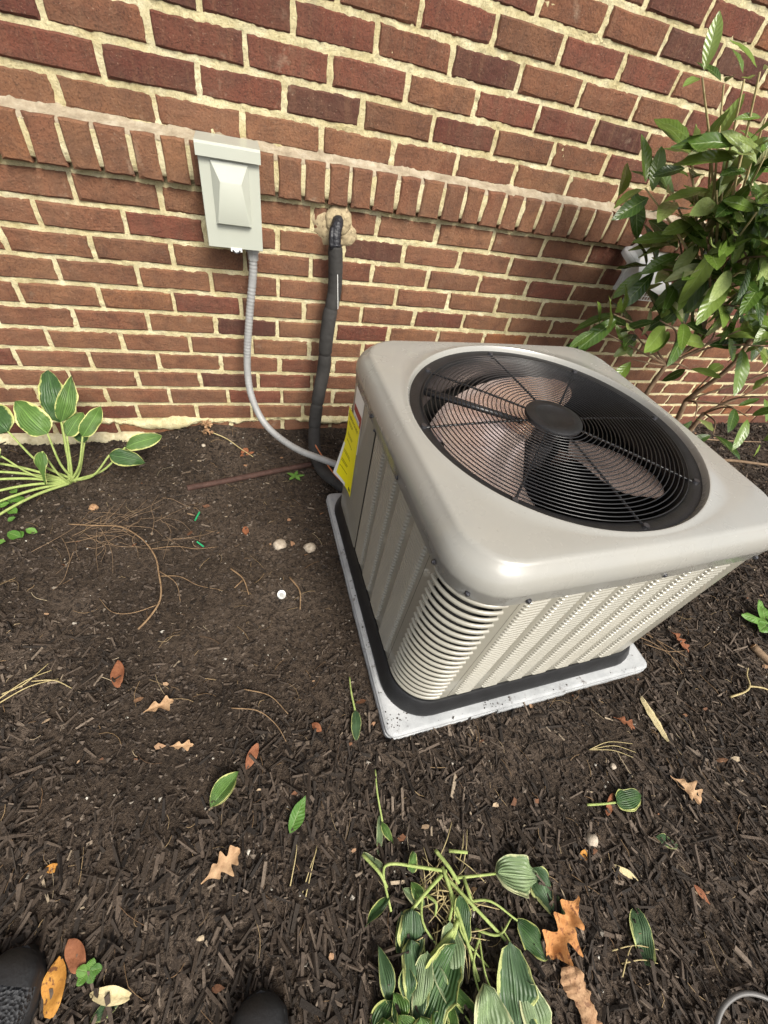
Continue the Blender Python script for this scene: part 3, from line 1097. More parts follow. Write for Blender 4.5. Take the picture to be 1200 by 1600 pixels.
def lid_loop(h, rad, z, bow=.004):
    """rounded square sampled by angle so it can blend into circles"""
    out = []
    for k in range(NR):
        a = 2 * PI * (k + .5) / NR
        ca, sa = math.cos(a), math.sin(a)
        # intersect the ray with the rounded square
        t = h / max(abs(ca), abs(sa))
        x, y = ca * t, sa * t
        ax, ay = abs(x), abs(y); c0 = h - rad
        if ax > c0 and ay > c0:
            b_ = -2 * c0 * (abs(ca) + abs(sa)); cc = 2 * c0 * c0 - rad * rad
            t = (-b_ + math.sqrt(max(0, b_ * b_ - 4 * cc))) / 2
            x, y = ca * t, sa * t
        m = 1 + bow * math.cos(2 * a) ** 2 / h
        out.append((x * m, y * m, z))
    return out


def circ(r_, z):
    return [(r_ * math.cos(2 * PI * (k + .5) / NR), r_ * math.sin(2 * PI * (k + .5) / NR), z) for k in range(NR)]


def blend(A, B, t, z):
    return [(a[0] * (1 - t) + b[0] * t, a[1] * (1 - t) + b[1] * t, z) for a, b in zip(A, B)]


zt = H0(ZT); zs_ = H0(ZS)
outer = []
LW = WS + .003
outer.append(lid_loop(WS - .006, .098, zs_ + .0005)); outer.append(lid_loop(WS - .001, .10, zs_ - .0005)); outer.append(lid_loop(WS, .10, zs_ + .0015))
outer.append(lid_loop(WS + .0012, .10, zs_ + .026)); outer.append(lid_loop(LW, .102, zs_ + .030)); outer.append(lid_loop(LW, .103, zs_ + .036))
for dx, dz in ((.0008, .044), (.0028, .052), (.0060, .060), (.0100, .0668), (.0150, .0728), (.0195, .0771), (.0222, .0806), (.0245, .0832), (.0275, .0851), (.0310, .0862), (.0335, .0865)):
    outer.append(lid_loop(LW - dx, .103 - dx * .35, zs_ + dz))
zt = zs_ + .0868
edge = outer[-1]
LIP = .0125
c1 = circ(RING + LIP, 0)
outer.append(blend(edge, c1, .30, zt + .0004)); outer.append(blend(edge, c1, .7, zt + .0006)); outer.append(circ(RING + LIP, zt + .0006))
outer.append(circ(RING + .009, zt + .0026)); outer.append(circ(RING + .005, zt + .0026)); outer.append(circ(RING + .0018, zt - .001)); outer.append(circ(RING, zt - .007)); outer.append(circ(RING - .003, zt - .013))
mb = MB(); mb.loops(outer)
lid = part('top_cover', autosmooth(mb.mesh('top_cover', M_PAINT), 40), ac)
# black orifice ring
mb = MB()
mb.loops([circ(RING + .001, zt - .0105), circ(RING - .003, zt - .0095), circ(.312, zt - .0125), circ(.304, zt - .017), circ(.300, zt - .026), circ(.298, zt - .085), circ(.306, zt - .10), circ(.335, zt - .105)])
ring = part('orifice_ring', autosmooth(mb.mesh('orifice_ring', M_BLACKP), 45), ac)
mb = MB(); mb.loops([circ(.334, zt - .104), [(x, y, zt - .106) for x, y, z in lid_loop(.36, .09, 0)]])
part('deck', mb.mesh('deck', M_COIL), ac)

# wire guard: rings, spokes, centre cap
GZ = zt - .004
gz_at = lambda r_: GZ - .006 + .010 * (1 - (r_ / .31) ** 2)
guard = link('fan_guard', None, ac, MW[ac.name])
nring = 24
for i in range(nring):
    r_ = .074 + (.306 - .074) * i / (nring - 1)
    mb = MB(); n_ = 96
    z_ = gz_at(r_)
    L = []
    for k in range(n_):
        a = 2 * PI * k / n_
        L.append([((r_ + .0013 * math.cos(t)) * math.cos(a), (r_ + .0013 * math.cos(t)) * math.sin(a), z_ + .0013 * math.sin(t)) for t in (0, PI / 3, 2 * PI / 3, PI, 4 * PI / 3, 5 * PI / 3)])
    L.append(L[0]); mb.loops(L)
    part('guard_ring', mb.mesh('guard_ring', M_WIRE, True), guard)
for q in range(8):
    a = q * PI / 4 + .004
    mb = MB(); pts = []; rd = []
    N = 60
    for j in range(N + 1):
        r_ = .060 + (.325 - .060) * j / N
        pts.append((r_ * math.cos(a), r_ * math.sin(a), gz_at(r_) - .0034))
        rd.append(.0022 + (.0009 if j % 3 == 0 else 0) if r_ < .305 else .0034)
    mb.tube(pts, rd, 8)
    sp = part('guard_spoke', autosmooth(mb.mesh('guard_spoke', M_WIRE), 60), guard)
    mb = MB(); mb.tube([(.321 * math.cos(a), .321 * math.sin(a), zt - .015), (.321 * math.cos(a), .321 * math.sin(a), zt - .0065)], [.0075, .006], 10)
    part('guard_bolt', mb.mesh('guard_bolt', M_STEEL), ac)
mb = MB()
z_ = gz_at(0)
mb.lathe([(.0001, z_ + .0045), (.040, z_ + .0045), (.042, z_ + .0055), (.045, z_ + .0065), (.060, z_ + .0060), (.066, z_ + .004), (.0675, z_ + .0005), (.067, z_ - .004), (.060, z_ - .006)], 56)
part('centre_cap', autosmooth(mb.mesh('centre_cap', M_BLACKP), 30), guard)

# fan, motor and what shows inside
ZF = zt - .095
for q in range(3):
    V = []; F = []
    na, nr = 16, 12
    a_mid = math.radians(197) + q * 2 * PI / 3
    for j in range(nr):
        t = j / (nr - 1); r_ = .048 + (.283 - .048) * t
        half = math.radians(26 + 26 * math.sin(t * PI * .62) ** 1.2)
        sweep = math.radians(20 * t)
        for i in range(na):
            s_ = i / (na - 1) * 2 - 1
            rr_ = r_ * (1 - .05 * max(0, s_ * t) ** 3 - .10 * max(0, -s_ * t) ** 4)
            a = a_mid + sweep + s_ * half
            V.append((rr_ * math.cos(a), rr_ * math.sin(a), ZF - .075 * s_ * (.55 + .45 * t) + .010 * (1 - s_ * s_)))
    for j in range(nr - 1):
        for i in range(na - 1):
            k = j * na + i
            F.append((k, k + 1, k + 1 + na, k + na))
    part('fan_blade', mesh_of('fan_blade', V, F, M_BLADE, True), ac)
mb = MB(); mb.lathe([(.0001, ZF + .03), (.028, ZF + .03), (.032, ZF + .022), (.032, ZF - .03), (.0001, ZF - .03)], 32)
part('fan_hub', autosmooth(mb.mesh('fan_hub', M_MOTOR), 30), ac)
mb = MB(); mb.lathe([(.0001, zt - .018), (.026, zt - .018), (.030, zt - .024), (.030, zt - .050), (.0001, zt - .052)], 36)
part('fan_motor', autosmooth(mb.mesh('fan_motor', M_MOTOR), 30), ac)
for da in (0, .06):
    a = math.radians(150) - da
    mb = MB(); mb.tube([(.06 * math.cos(a), .06 * math.sin(a), zt - .030), (.30 * math.cos(a), .30 * math.sin(a), zt - .026)], .0065 if da == 0 else .0042, 10)
    part('motor_lead', mb.mesh('motor_lead', M_MOTOR, True), ac)
mb = MB(); mb.lathe([(.0001, .30), (.05, .295), (.085, .27), (.10, .23), (.102, .05)], 36, (.13, .13, 0))
part('compressor', mb.mesh('compressor', M_COMP, True), ac)
mb = MB(); mb.tube(spline([(.08, -.04, .30), (.02, -.15, .34), (-.10, -.20, .30), (-.16, -.15, .2), (-.16, -.1, .06)], 8), .008, 8)
part('refrigerant_tube', mb.mesh('refrigerant_tube', M_COPPER, True), ac)


def screw(p, nrm, r_=.0036):
    nrm = Vector(nrm).normalized(); p = Vector(p)
    mb = MB(); mb.tube([p - nrm * .002, p + nrm * .0012, p + nrm * .0022, p + nrm * .0036, p + nrm * .0040], [r_ * 1.45, r_ * 1.45, r_, r_ * .85, r_ * .3], 8)
    part('screw', mb.mesh('screw', M_STEEL), ac)


WO = WS + .0005
for y_, z_ in ((.131, .0115), (-.080, .0115), (-.29, .0115)):
    screw((-WO - .004, y_, zs_ + .012), (-1, 0, 0))
for x_ in (.039, -.26, .29):
    screw((x_, -WO - .003, zs_ + .012), (0, -1, 0))
d45 = WO - .10 + .10 * math.cos(PI / 4)
screw((-d45 - .001, -d45 - .001, zs_ + .013), (-1, -1, 0))
screw((-WB - .003, .108, zs_ - .012), (-1, 0, 0), .0032)


# labels on the service panel
def text_mesh(body, size, M, mat, parent, name):
    cu = bpy.data.curves.new(name, 'FONT'); cu.body = body; cu.size = size; cu.align_x = 'LEFT'
    cu.resolution_u = 2
    tmp = bpy.data.objects.new('tmp_text', cu); COL.objects.link(tmp)
    bpy.context.view_layer.update()
    me = bpy.data.meshes.new_from_object(tmp.evaluated_get(bpy.context.evaluated_depsgraph_get()))
    bpy.data.objects.remove(tmp)
    me.transform(M); me.materials.clear(); me.materials.append(mat); me.name = name
    return part(name, me, parent)


def sheet(y0, y1, z0, z1, off, curl, n=14, name='sheet', mat=None, m=14):
    """paper on the left face; curl(u, v) pushes it outwards"""
    V = []; F = []
    for j in range(m + 1):
        for i in range(n + 1):
            u, v = i / n, j / m
            y_ = y0 + (y1 - y0) * u; z_ = z0 + (z1 - z0) * v
            c_, dy = curl(u, v)
            V.append((-WB - .0045 - off - c_, y_ + dy, z_))
    for j in range(m):
        for i in range(n):
            k = j * (n + 1) + i
            F.append((k, k + n + 1, k + n + 2, k + 1))
    return mesh_of(name, V, F, mat, True)


TY0, TY1, TZ0, TZ1 = .210, .318, H0(-.640), H0(-.385)


def tcurl(u, v):
    a = max(0, u - .22) / .78; b = max(0, .62 - v) / .62
    return .001 * u + .026 * a ** 1.5 * b ** 1.1 + .002 * u * u, .010 * a * b


guide = thing('energy_label', 'bright yellow energy label peeling off the side panel of the air conditioner', 'label', MW[ac.name])
part('paper', sheet(TY0, TY1, TZ0, TZ1, .0012, tcurl, name='paper', mat=M_YEL), guide)
part('backing', sheet(TY0, TY1 + .0005, TZ0 - .0005, TZ1, .0007, tcurl, name='backing', mat=M_WHITE), guide)


def on_tag(us, vs, me_name, mat, off=.0018):
    V = []; F = []
    n = len(us)
    for v in vs:
        for u in us:
            c_, dy = tcurl(u, v)
            V.append((-WB - .0045 - off - c_, TY0 + (TY1 - TY0) * u + dy, TZ0 + (TZ1 - TZ0) * v))
    for j in range(len(vs) - 1):
        for i in range(n - 1):
            k = j * n + i
            F.append((k, k + n, k + n + 1, k + 1))
    return mesh_of(me_name, V, F, mat, True)


part('white_edge', on_tag(np.linspace(.90, 1, 4), np.linspace(0, .52, 12), 'white_edge', M_WHITE), guide)
part('white_edge', on_tag(np.linspace(.45, .905, 8), np.linspace(0, .05, 3), 'white_edge', M_WHITE, .0017), guide)


def bend_text(body, size, u0, v0, name):
    """lettering that follows the sheet: u runs towards the viewer's right"""
    ob = text_mesh(body, 1.0, Matrix.Identity(4), M_INK, guide, name)
    for vt in ob.data.vertices:
        u = u0 - vt.co.x * size / (TY1 - TY0); v = v0 + vt.co.y * size / (TZ1 - TZ0)
        c_, dy = tcurl(u, v)
        vt.co = (-WB - .0045 - .0019 - c_, TY0 + (TY1 - TY0) * u + dy, TZ0 + (TZ1 - TZ0) * v)
    ob.data.update()
    return ob


bend_text('ENERGYGUIDE', .0138, .95, .90, 'lettering')
mb_rows = [(.84, .50), (.815, .42), (.70, .62), (.675, .55), (.60, .7), (.45, .6), (.425, .66), (.31, .55), (.285, .5), (.20, .6)]
for v_, ln in mb_rows:
    part('print_line', on_tag(np.linspace(.88 - ln * .75, .86, 8), [v_, v_ + .007], 'print_line', M_INK), guide)
part('print_block', on_tag(np.linspace(.10, .24, 4), np.linspace(.04, .085, 3), 'print_block', M_INK), guide)

warn = thing('warning_label', 'white and red warning sticker under the lid above the yellow label', 'label', MW[ac.name])
zero = lambda u, v: (0, 0)
part('paper', sheet(.205, .285, H0(-.47), H0(-.300), .0004, zero, name='paper', mat=M_WHITE), warn)
part('red_panel', sheet(.208, .282, H0(-.372), H0(-.350), .0008, zero, name='red_panel', mat=M_RED), warn)
part('red_panel', sheet(.208, .222, H0(-.40), H0(-.372), .0009, zero, name='red_panel', mat=M_RED), warn)
for i_ in range(9):
    z_ = H0(-.380) - i_ * .0062
    part('print_line', sheet(.228, .228 + .05 * (.7 + .3 * random.random()), z_ - .0016, z_, .0008, zero, name='print_line', mat=M_INK, n=1, m=1), warn)

# ------------------------------------------------------------------ disconnect box on the wall
box = thing('disconnect_box', 'grey green metal electrical disconnect box with embossed cover on the brick wall', 'electrical box', T(.390, 0, -.030))
bx0, bx1, bz0, bz1, by = -.0715, .0715, -.112, .108, -.096
mb = MB(); mb.bbox(bx0 + .003, bx1 - .003, -.088, .030, bz0 + .003, bz1 - .004, .002)
part('enclosure', mb.mesh('enclosure', M_BOX), box)
# cover: front sheet with a pressed wedge
mb = MB()
mb.bbox(bx0, bx1, by, by + .010, bz0, bz1 - .020, .0012)
o1 = [(-.040, .066), (.044, .066), (.056, -.066), (-.018, -.066)]
o1 = [(-.045, .078), (.045, .078), (.045, -.058), (-.045, -.058)]
o2 = [(-.026, .038), (.026, .038), (.040, -.052), (-.040, -.052)]
mb.loops([[(x, by + .0005, z) for x, z in o1], [(x * .98, by - .002, z * .98) for x, z in o1], [(x, by - .014, z) for x, z in o2], [(x * .96, by - .0145, z * .96) for x, z in o2]], cap1=True)
cover = part('cover', autosmooth(mb.mesh('cover', M_BOX), 20), box)
mb = MB()
mb.loops([[(x, y_, z_) for y_, z_ in ((.020, bz1 + .004), (-.100, bz1 + .002), (-.106, bz1 - .003), (-.107, bz1 - .026), (-.105, bz1 - .026), (-.104, bz1 - .005), (.020, bz1 - .001))] for x in (bx0 - .004, bx1 + .004)], cap0=True, cap1=True)
part('rain_hood', mb.mesh('rain_hood', M_BOX), box)
mb = MB(); L = []
for k in range(13):
    a = PI * k / 12
    L.append((.0 + .009 * math.cos(a), by - .003, bz0 - .002 - .007 * math.sin(a)))
mb.tube(L, .0022, 6); part('hasp', mb.mesh('hasp', M_STEEL, True), box)
mb = MB(); mb.bbox(-.015, .015, by - .002, by + .002, bz0 - .007, bz0 + .002, .0006); part('hasp_tab', mb.mesh('hasp_tab', M_WHITE), box)

# flexible conduit
cond = thing('flexible_conduit', 'grey flexible conduit curving from the disconnect box down to the air conditioner', 'conduit', T(.434, -.055, -.145))
CP = spline([(.434, -.055, -.165), (.430, -.058, -.22), (.414, -.066, -.32), (.397, -.078, -.44), (.391, -.095, -.53), (.399, -.125, -.60), (.428, -.165, -.665), (.475, -.215, -.700), (.545, -.295, -.705), (.625, -.375, -.688), (.690, -.440, -.672)], 22)
mb = MB()
rr = [.0138 + .0009 * math.sin(i * PI) for i in range(len(CP))]
acc = 0; pts = []; rad = []
for i in range(len(CP) - 1):
    a, b = CP[i], CP[i + 1]; n = max(1, int((b - a).length / .0022))
    for k in range(n):
        p = a.lerp(b, k / n); acc += (b - a).length / n
        pts.append(p); rad.append(.0119 + .0006 * math.sin(acc / .0105 * 2 * PI))
o0 = MW[cond.name].translation
mb.tube([p - o0 for p in pts], rad, 14)
part('hose', mb.mesh('hose', M_COND, True), cond)
mb = MB(); mb.lathe([(.0125, -.034), (.0145, -.033), (.0155, -.014), (.0185, -.012), (.0195, .002), (.0185, .008), (.017, .009)], 8)
part('connector', mb.mesh('connector', M_CONN), cond)

# insulated refrigerant lines
lines = thing('insulated_pipe', 'black foam insulated refrigerant pipe running from the wall hole to the air conditioner', 'pipe', T(.68, -.02, -.08))
o0 = MW[lines.name].translation
LP = spline([(.690, .010, -.062), (.684, -.022, -.066), (.677, -.042, -.085), (.676, -.052, -.12), (.681, -.053, -.18), (.682, -.056, -.25), (.668, -.070, -.325), (.660, -.080, -.41), (.657, -.086, -.50), (.641, -.108, -.585), (.629, -.130, -.66), (.624, -.145, -.72), (.620, -.195, -.775), (.632, -.285, -.802), (.678, -.365, -.806), (.735, -.435, -.800)], 14)


def line_seg(i0, i1, r_, name, mat, lump=.0008, pinch=True):
    mb = MB(); P_ = LP[i0:i1 + 1]; n = len(P_); R_ = []
    for k in range(n):
        t = k / max(1, n - 1)
        e_ = min(t, 1 - t)
        R_.append(r_ * (1 - (.14 * math.exp(-e_ / .035) if pinch else 0)) + lump * math.sin(k * 1.7))
    mb.tube([p - o0 for p in P_], R_, 18)
    return part(name, autosmooth(mb.mesh(name, mat), 50), lines)


line_seg(0, 44, .0170, 'taped_end', M_TAPE, .0004, False)
line_seg(42, 80, .0225, 'foam_wrap', M_FOAM, .0004)
for a, b in ((79, 104), (104, 134), (134, 154), (154, 172), (172, 196), (196, len(LP) - 1)):
    line_seg(a, b, .0236, 'foam_sleeve', M_FOAM, .0003)
mb = MB()
for k in range(7):
    p = LP[40 + k * 3] - o0; q = LP[42 + k * 3] - o0
    mb.tube([p, q], .0195 + .0004 * (k % 2), 14)
part('tape_wrap', mb.mesh('tape_wrap', M_TAPE, True), lines)
mb = MB(); mb.tube([LP[58] - o0 + Vector((.003, -.0228, 0)), LP[78] - o0 + Vector((.019, -.015, 0))], .0011, 6)
part('cable_tie', mb.mesh('cable_tie', M_WHITE), lines)
mb = MB(); mb.tube([p - o0 + Vector((-.014, -.012, .0)) for p in LP[22:44:3]], .0085, 10); part('small_pipe', mb.mesh('small_pipe', M_TAPE, True), lines)

wire = thing('control_wire', 'thin orange control wire beside the black insulated pipe', 'wire', T(.60, -.2, -.76))
mb = MB(); o0 = MW[wire.name].translation
mb.tube([p - o0 for p in spline([(.664, -.046, -.30), (.654, -.064, -.42), (.640, -.080, -.55), (.620, -.118, -.68), (.612, -.170, -.745), (.640, -.27, -.765), (.668, -.36, -.768), (.700, -.43, -.765)], 8)], .0026, 6)
part('sheath', mb.mesh('sheath', M_COPPER, True), wire)

# ------------------------------------------------------------------ white vent hood and pipe fitting behind the shrub
vent = thing('vent_hood', 'white plastic wall vent hood with a slotted grille behind the shrub leaves', 'vent', T(1.90, 0, -.105) @ Matrix.Diagonal((.86, .9, .9, 1)))
mb = MB(); mb.bbox(-.105, .115, -.012, .03, -.075, .085, .002); part('wall_plate', mb.mesh('wall_plate', M_WHITE), vent)
mb = MB()
sec = [(-.010, .075), (-.035, .070), (-.115, -.030), (-.120, -.042), (-.010, -.042)]
mb.loops([[(x, y_, z_) for y_, z_ in sec] for x in (-.092, .10)], cap0=True, cap1=True)
part('hood', mb.mesh('hood', M_WHITE), vent)
for i in range(13):
    x = -.090 + .0158 * i
    mb = MB(); mb.box(x, x + .0035, -.1185, -.1135, -.072, -.042); part('grille_bar', mb.mesh('grille_bar', M_WHITE), vent)
for i in range(5):
    for sx in (-.0915, .0965):
        mb = MB(); mb.box(sx, sx + .0035, -.100 + i * .019, -.096 + i * .019, -.072, -.042); part('grille_bar', mb.mesh('grille_bar', M_WHITE), vent)
for z_ in (-.058, -.0735):
    mb = MB(); mb.box(-.0925, .1005, -.1195, -.1165, z_, z_ + .003); mb.box(-.0925, -.0885, -.1165, -.012, z_, z_ + .003); mb.box(.0965, .1005, -.1165, -.012, z_, z_ + .003)
    part('grille_rail', mb.mesh('grille_rail', M_WHITE), vent)
fit = thing('pipe_fitting', 'bright white tapered pipe fitting under the brick ledge above the vent', 'pipe', T(1.775, -.055, -.030) @ Matrix.Rotation(math.radians(20), 4, 'X') @ Matrix.Rotation(math.radians(24), 4, 'Y'))
mb = MB(); mb.lathe([(.0001, .052), (.017, .052), (.020, .046), (.021, .028), (.0245, .024), (.027, .0), (.0365, -.012), (.0375, -.030), (.034, -.036), (.0001, -.034)], 28)
part('body', autosmooth(mb.mesh('body', M_WHITE), 25), fit)
mb = MB(); mb.lathe([(.0375, -.014), (.0395, -.016), (.0395, -.026), (.0375, -.028)], 28); part('rim', mb.mesh('rim', M_WHITE, True), fit)
mb = MB(); mb.tube([(0, .005, .030), (-.004, .075, .020)], .012, 14); part('spigot', mb.mesh('spigot', M_WHITE, True), fit)

# ------------------------------------------------------------------ leaves
def leaf_mesh(name, length, width, mat, shape='ovate', nu=12, nv=8, droop=.2, fold=.15, wave=.0, curl=0., seed=0, twist=0., crumple=.03):
    """leaf along +x, base at the origin, blade in xy, upper side +z; uv: u along, v across"""
    rd = random.Random(seed)
    ph = rd.uniform(0, 6)
    V = []; UV = []; F = []
    for i in range(nu + 1):
        t = i / nu
        if shape == 'ovate':
            w = (t ** .5) * ((1 - t) ** .72) / .62
        elif shape == 'lance':
            w = math.sin(PI * t ** .85) ** .9
        else:
            w = math.sin(PI * min(1, t * .98 + .01)) ** .72
        w = max(w, .015) * width / 2
        x = length * (t - .08 * droop * t * t)
        zb = -droop * length * t * t
        for j in range(nv + 1):
            s = j / nv * 2 - 1
            y = s * w
            z = zb + fold * abs(s) * w * (1 - .3 * t) - curl * s * s * w + wave * width * math.sin(7 * t + ph + 2.2 * s) * abs(s)
            y2 = y * math.cos(twist * t) - z * math.sin(twist * t) * .5; z2 = z + y * math.sin(twist * t)
            cr = crumple * length * mnoise.noise(Vector((x * 38 + seed * 3.1, y * 38, .7 * seed)))
            V.append((x + cr * .5 * abs(s), y2 + cr * .6 * s, z2 + cr)); UV.append((t, j / nv))
    for i in range(nu):
        for j in range(nv):
            k = i * (nv + 1) + j
            F.append((k, k + nv + 1, k + nv + 2, k + 1))
    me = mesh_of(name, V, F, mat, True)
    ul = me.uv_layers.new(name='UVMap')
    for lp in me.loops:
        ul.data[lp.index].uv = UV[lp.vertex_index]
    return me


def frame(base, tip, nrm=(0, 0, 1), roll=0.):
    b = Vector(base); x = (Vector(tip) - b).normalized()
    n = Vector(nrm); z = (n - x * n.dot(x))
    z = z.normalized() if z.length > 1e-4 else x.orthogonal().normalized()
    y = z.cross(x)
    R = Matrix((x, y, z)).transposed().to_4x4()
    return Matrix.Translation(b) @ R @ Matrix.Rotation(roll, 4, 'X')


# ------------------------------------------------------------------ hosta growing at the left
hosta = thing('hosta_plant', 'green hosta plant with cream edged leaves growing against the wall', 'plant', T(-.200, -.270, gz(-.2, -.27)))
HR = Vector((-.200, -.270, gz(-.2, -.27) + .004))
# leaf base, leaf tip, width, facing
HL = [((-.176, -.205, -.640), (-.178, -.165, -.512), .092, (.15, -.8, .6), M_HOSTA_D), ((-.170, -.215, -.632), (-.108, -.185, -.525), .060, (.55, -.8, .3), M_HOSTA),
      ((-.205, -.250, -.650), (-.268, -.215, -.572), .098, (-.05, -.75, .6), M_HOSTA), ((-.300, -.250, -.640), (-.36, -.20, -.575), .105, (.1, -.7, .7), M_HOSTA_D),
      ((-.165, -.235, -.672), (-.125, -.200, -.615), .060, (.1, -.5, .8), M_HOSTA), ((-.117, -.250, -.663), (-.060, -.205, -.598), .056, (.3, -.8, .4), M_HOSTA),
      ((-.052, -.285, -.712), (.035, -.300, -.716), .068, (0, -.35, .9), M_HOSTA_D), ((-.010, -.255, -.706), (.082, -.235, -.668), .066, (-.2, -.5, .85), M_HOSTA),
      ((-.225, -.285, -.690), (-.262, -.335, -.765), .060, (-.5, -.4, .7), M_HOSTA), ((-.33, -.29, -.70), (-.42, -.27, -.68), .08, (0, -.4, .9), M_HOSTA),
      ((-.135, -.215, -.715), (-.150, -.170, -.645), .055, (0, -.6, .7), M_HOSTA_D)]
for i, (b, t, w, nr, mt) in enumerate(HL):
    ln = (Vector(t) - Vector(b)).length * 1.12; w = w * 1.25
    link('leaf', leaf_mesh('leaf', ln, w, mt, 'ovate', 14, 10, .30, .16, .05, .22, i, 0, .05), hosta, frame(b, t, nr))
    mb = MB(); mid = (HR * .45 + Vector(b) * .55) + Vector((.0, -.012, -.022))
    P_ = spline([HR + Vector((random.uniform(-.012, .012), random.uniform(-.01, .01), 0)), mid, Vector(b)], 6)
    mb.tube(P_, [.0046 - .0020 * k / (len(P_) - 1) for k in range(len(P_))], 7)
    link('petiole', mb.mesh('petiole', M_PETIOLE, True), hosta)
# long stalks lying out to the left
for i, (ex, ey, ez, lw) in enumerate([(-.46, -.300, -.752, .09), (-.47, -.330, -.775, .10), (-.455, -.385, -.800, .09), (-.435, -.440, -.815, .095), (-.455, -.26, -.735, .1), (-.40, -.50, -.822, .085)]):
    mb = MB(); e_ = Vector((ex, ey, ez))
    P_ = spline([HR, HR.lerp(e_, .35) + Vector((0, 0, .022)), HR.lerp(e_, .7) + Vector((0, 0, .020)), e_], 6)
    mb.tube(P_, [.0050 - .0018 * k / (len(P_) - 1) for k in range(len(P_))], 7)
    link('petiole', mb.mesh('petiole', M_PETIOLE, True), hosta)
    d = (e_ - HR).normalized(); tip = e_ + d * .13 + Vector((0, -.02, -.02)); tip.z = max(tip.z, gz(tip.x, tip.y) + .012)
    link('leaf', leaf_mesh('leaf', .135, lw, M_HOSTA if i % 2 else M_HOSTA_B, 'ovate', 12, 8, .1, .2, .03, .1, 40 + i), hosta, frame(e_, tip, (0, -.2, 1)))

weeds = thing('weed_patch', 'low patch of small bright green weeds under the hosta stalks', 'weeds', T(-.36, -.46, -.84))
for i in range(42):
    x, y = -.36 + random.uniform(-.11, .10), -.45 + random.uniform(-.10, .12)
    a = random.uniform(0, 2 * PI); z_ = gz(x, y) + random.uniform(.004, .03)
    l_ = random.uniform(.022, .042)
    link('leaf', leaf_mesh('leaf', l_, l_ * .7, M_WEED, 'ellipse', 5, 4, .2, .2, .06, 0, i), weeds, frame((x, y, z_), (x + math.cos(a) * l_, y + math.sin(a) * l_, z_ + random.uniform(-.005, .012)), (0, -.2, 1)))

# ------------------------------------------------------------------ cut hosta clump in the foreground
CR = Vector((.712, -1.515, gz(.712, -1.515) + .006))
clump = thing('hosta_clippings', 'cut and wilted hosta clump with stems splayed on the mulch', 'plant', T(CR.x, CR.y, CR.z))


def g3(x, y, h=.0):
    return Vector((x, y, gz(x, y) + h))


def stem(P_, r0_, r1_, parent, mat=M_PETIOLE, name='stem', per=5):
    P_ = spline(P_, per); mb = MB()
    mb.tube(P_, [r0_ + (r1_ - r0_) * k / (len(P_) - 1) for k in range(len(P_))], 7)
    return link(name, mb.mesh(name, mat, True), parent)


def ground_leaf(b, t, w, mat, parent, hb=.02, ht=.012, seed=0, wave=.05, droop=.05, fold=.15, shape='ovate', nrm=(0, .0, 1), name='leaf', curl=.1, twist=0.):
    B_, T_ = g3(*b, hb), g3(*t, ht)
    return link(name, leaf_mesh(name, (T_ - B_).length, w, mat, shape, 16, 12, droop, fold, wave, curl, seed, twist, .10), parent, frame(B_, T_, nrm))


CL = [((.718, -1.662), (.700, -1.800), .098, M_HOSTA_B, .045, .03), ((.790, -1.628), (.755, -1.800), .092, M_HOSTA_T, .030, .015), ((.800, -1.682), (.802, -1.800), .072, M_HOSTA_B, .030, .02),
      ((.690, -1.575), (.655, -1.700), .068, M_HOSTA_B, .024, .02), ((.690, -1.605), (.565, -1.720), .090, M_HOSTA_D, .030, .02), ((.720, -1.545), (.704, -1.640), .052, M_HOSTA_D, .030, .02),
      ((.625, -1.540), (.600, -1.620), .075, M_HOSTA_T, .022, .015), ((.612, -1.580), (.600, -1.680), .070, M_HOSTA_T, .020, .012), ((.635, -1.600), (.590, -1.690), .055, M_HOSTA_B, .030, .012),
      ((.560, -1.640), (.500, -1.700), .060, M_HOSTA_D, .018, .010), ((.540, -1.655), (.53, -1.76), .070, M_HOSTA, .02, .012), ((.60, -1.67), (.60, -1.78), .080, M_HOSTA, .022, .015), ((.65, -1.70), (.64, -1.82), .09, M_HOSTA_B, .018, .012),
      ((.812, -1.536), (.915, -1.568), .092, M_HOSTA_B, .022, .012), ((.900, -1.548), (.925, -1.640), .078, M_HOSTA_T, .012, .008), ((.823, -1.612), (.862, -1.672), .058, M_HOSTA_D, .020, .010),
      ((.640, -1.492), (.652, -1.462), .030, M_HOSTA, .018, .030), ((.585, -1.470), (.548, -1.437), .020, M_HOSTA_B, .020, .016), ((.600, -1.400), (.618, -1.440), .022, M_HOSTA, .016, .014), ((.600, -1.385), (.585, -1.450), .018, M_HOSTA_B, .012, .012)]
for i, (b, t, w, mt, hb, ht) in enumerate(CL):
    ground_leaf(b, t, w, mt, clump, hb, ht, i + 60, .09 if i < 6 else .16, random.uniform(.02, .25), random.uniform(.05, .4), 'ovate', (random.uniform(-.15, .15), .1 + random.uniform(-.1, .1), 1), twist=random.uniform(-.15, .15))
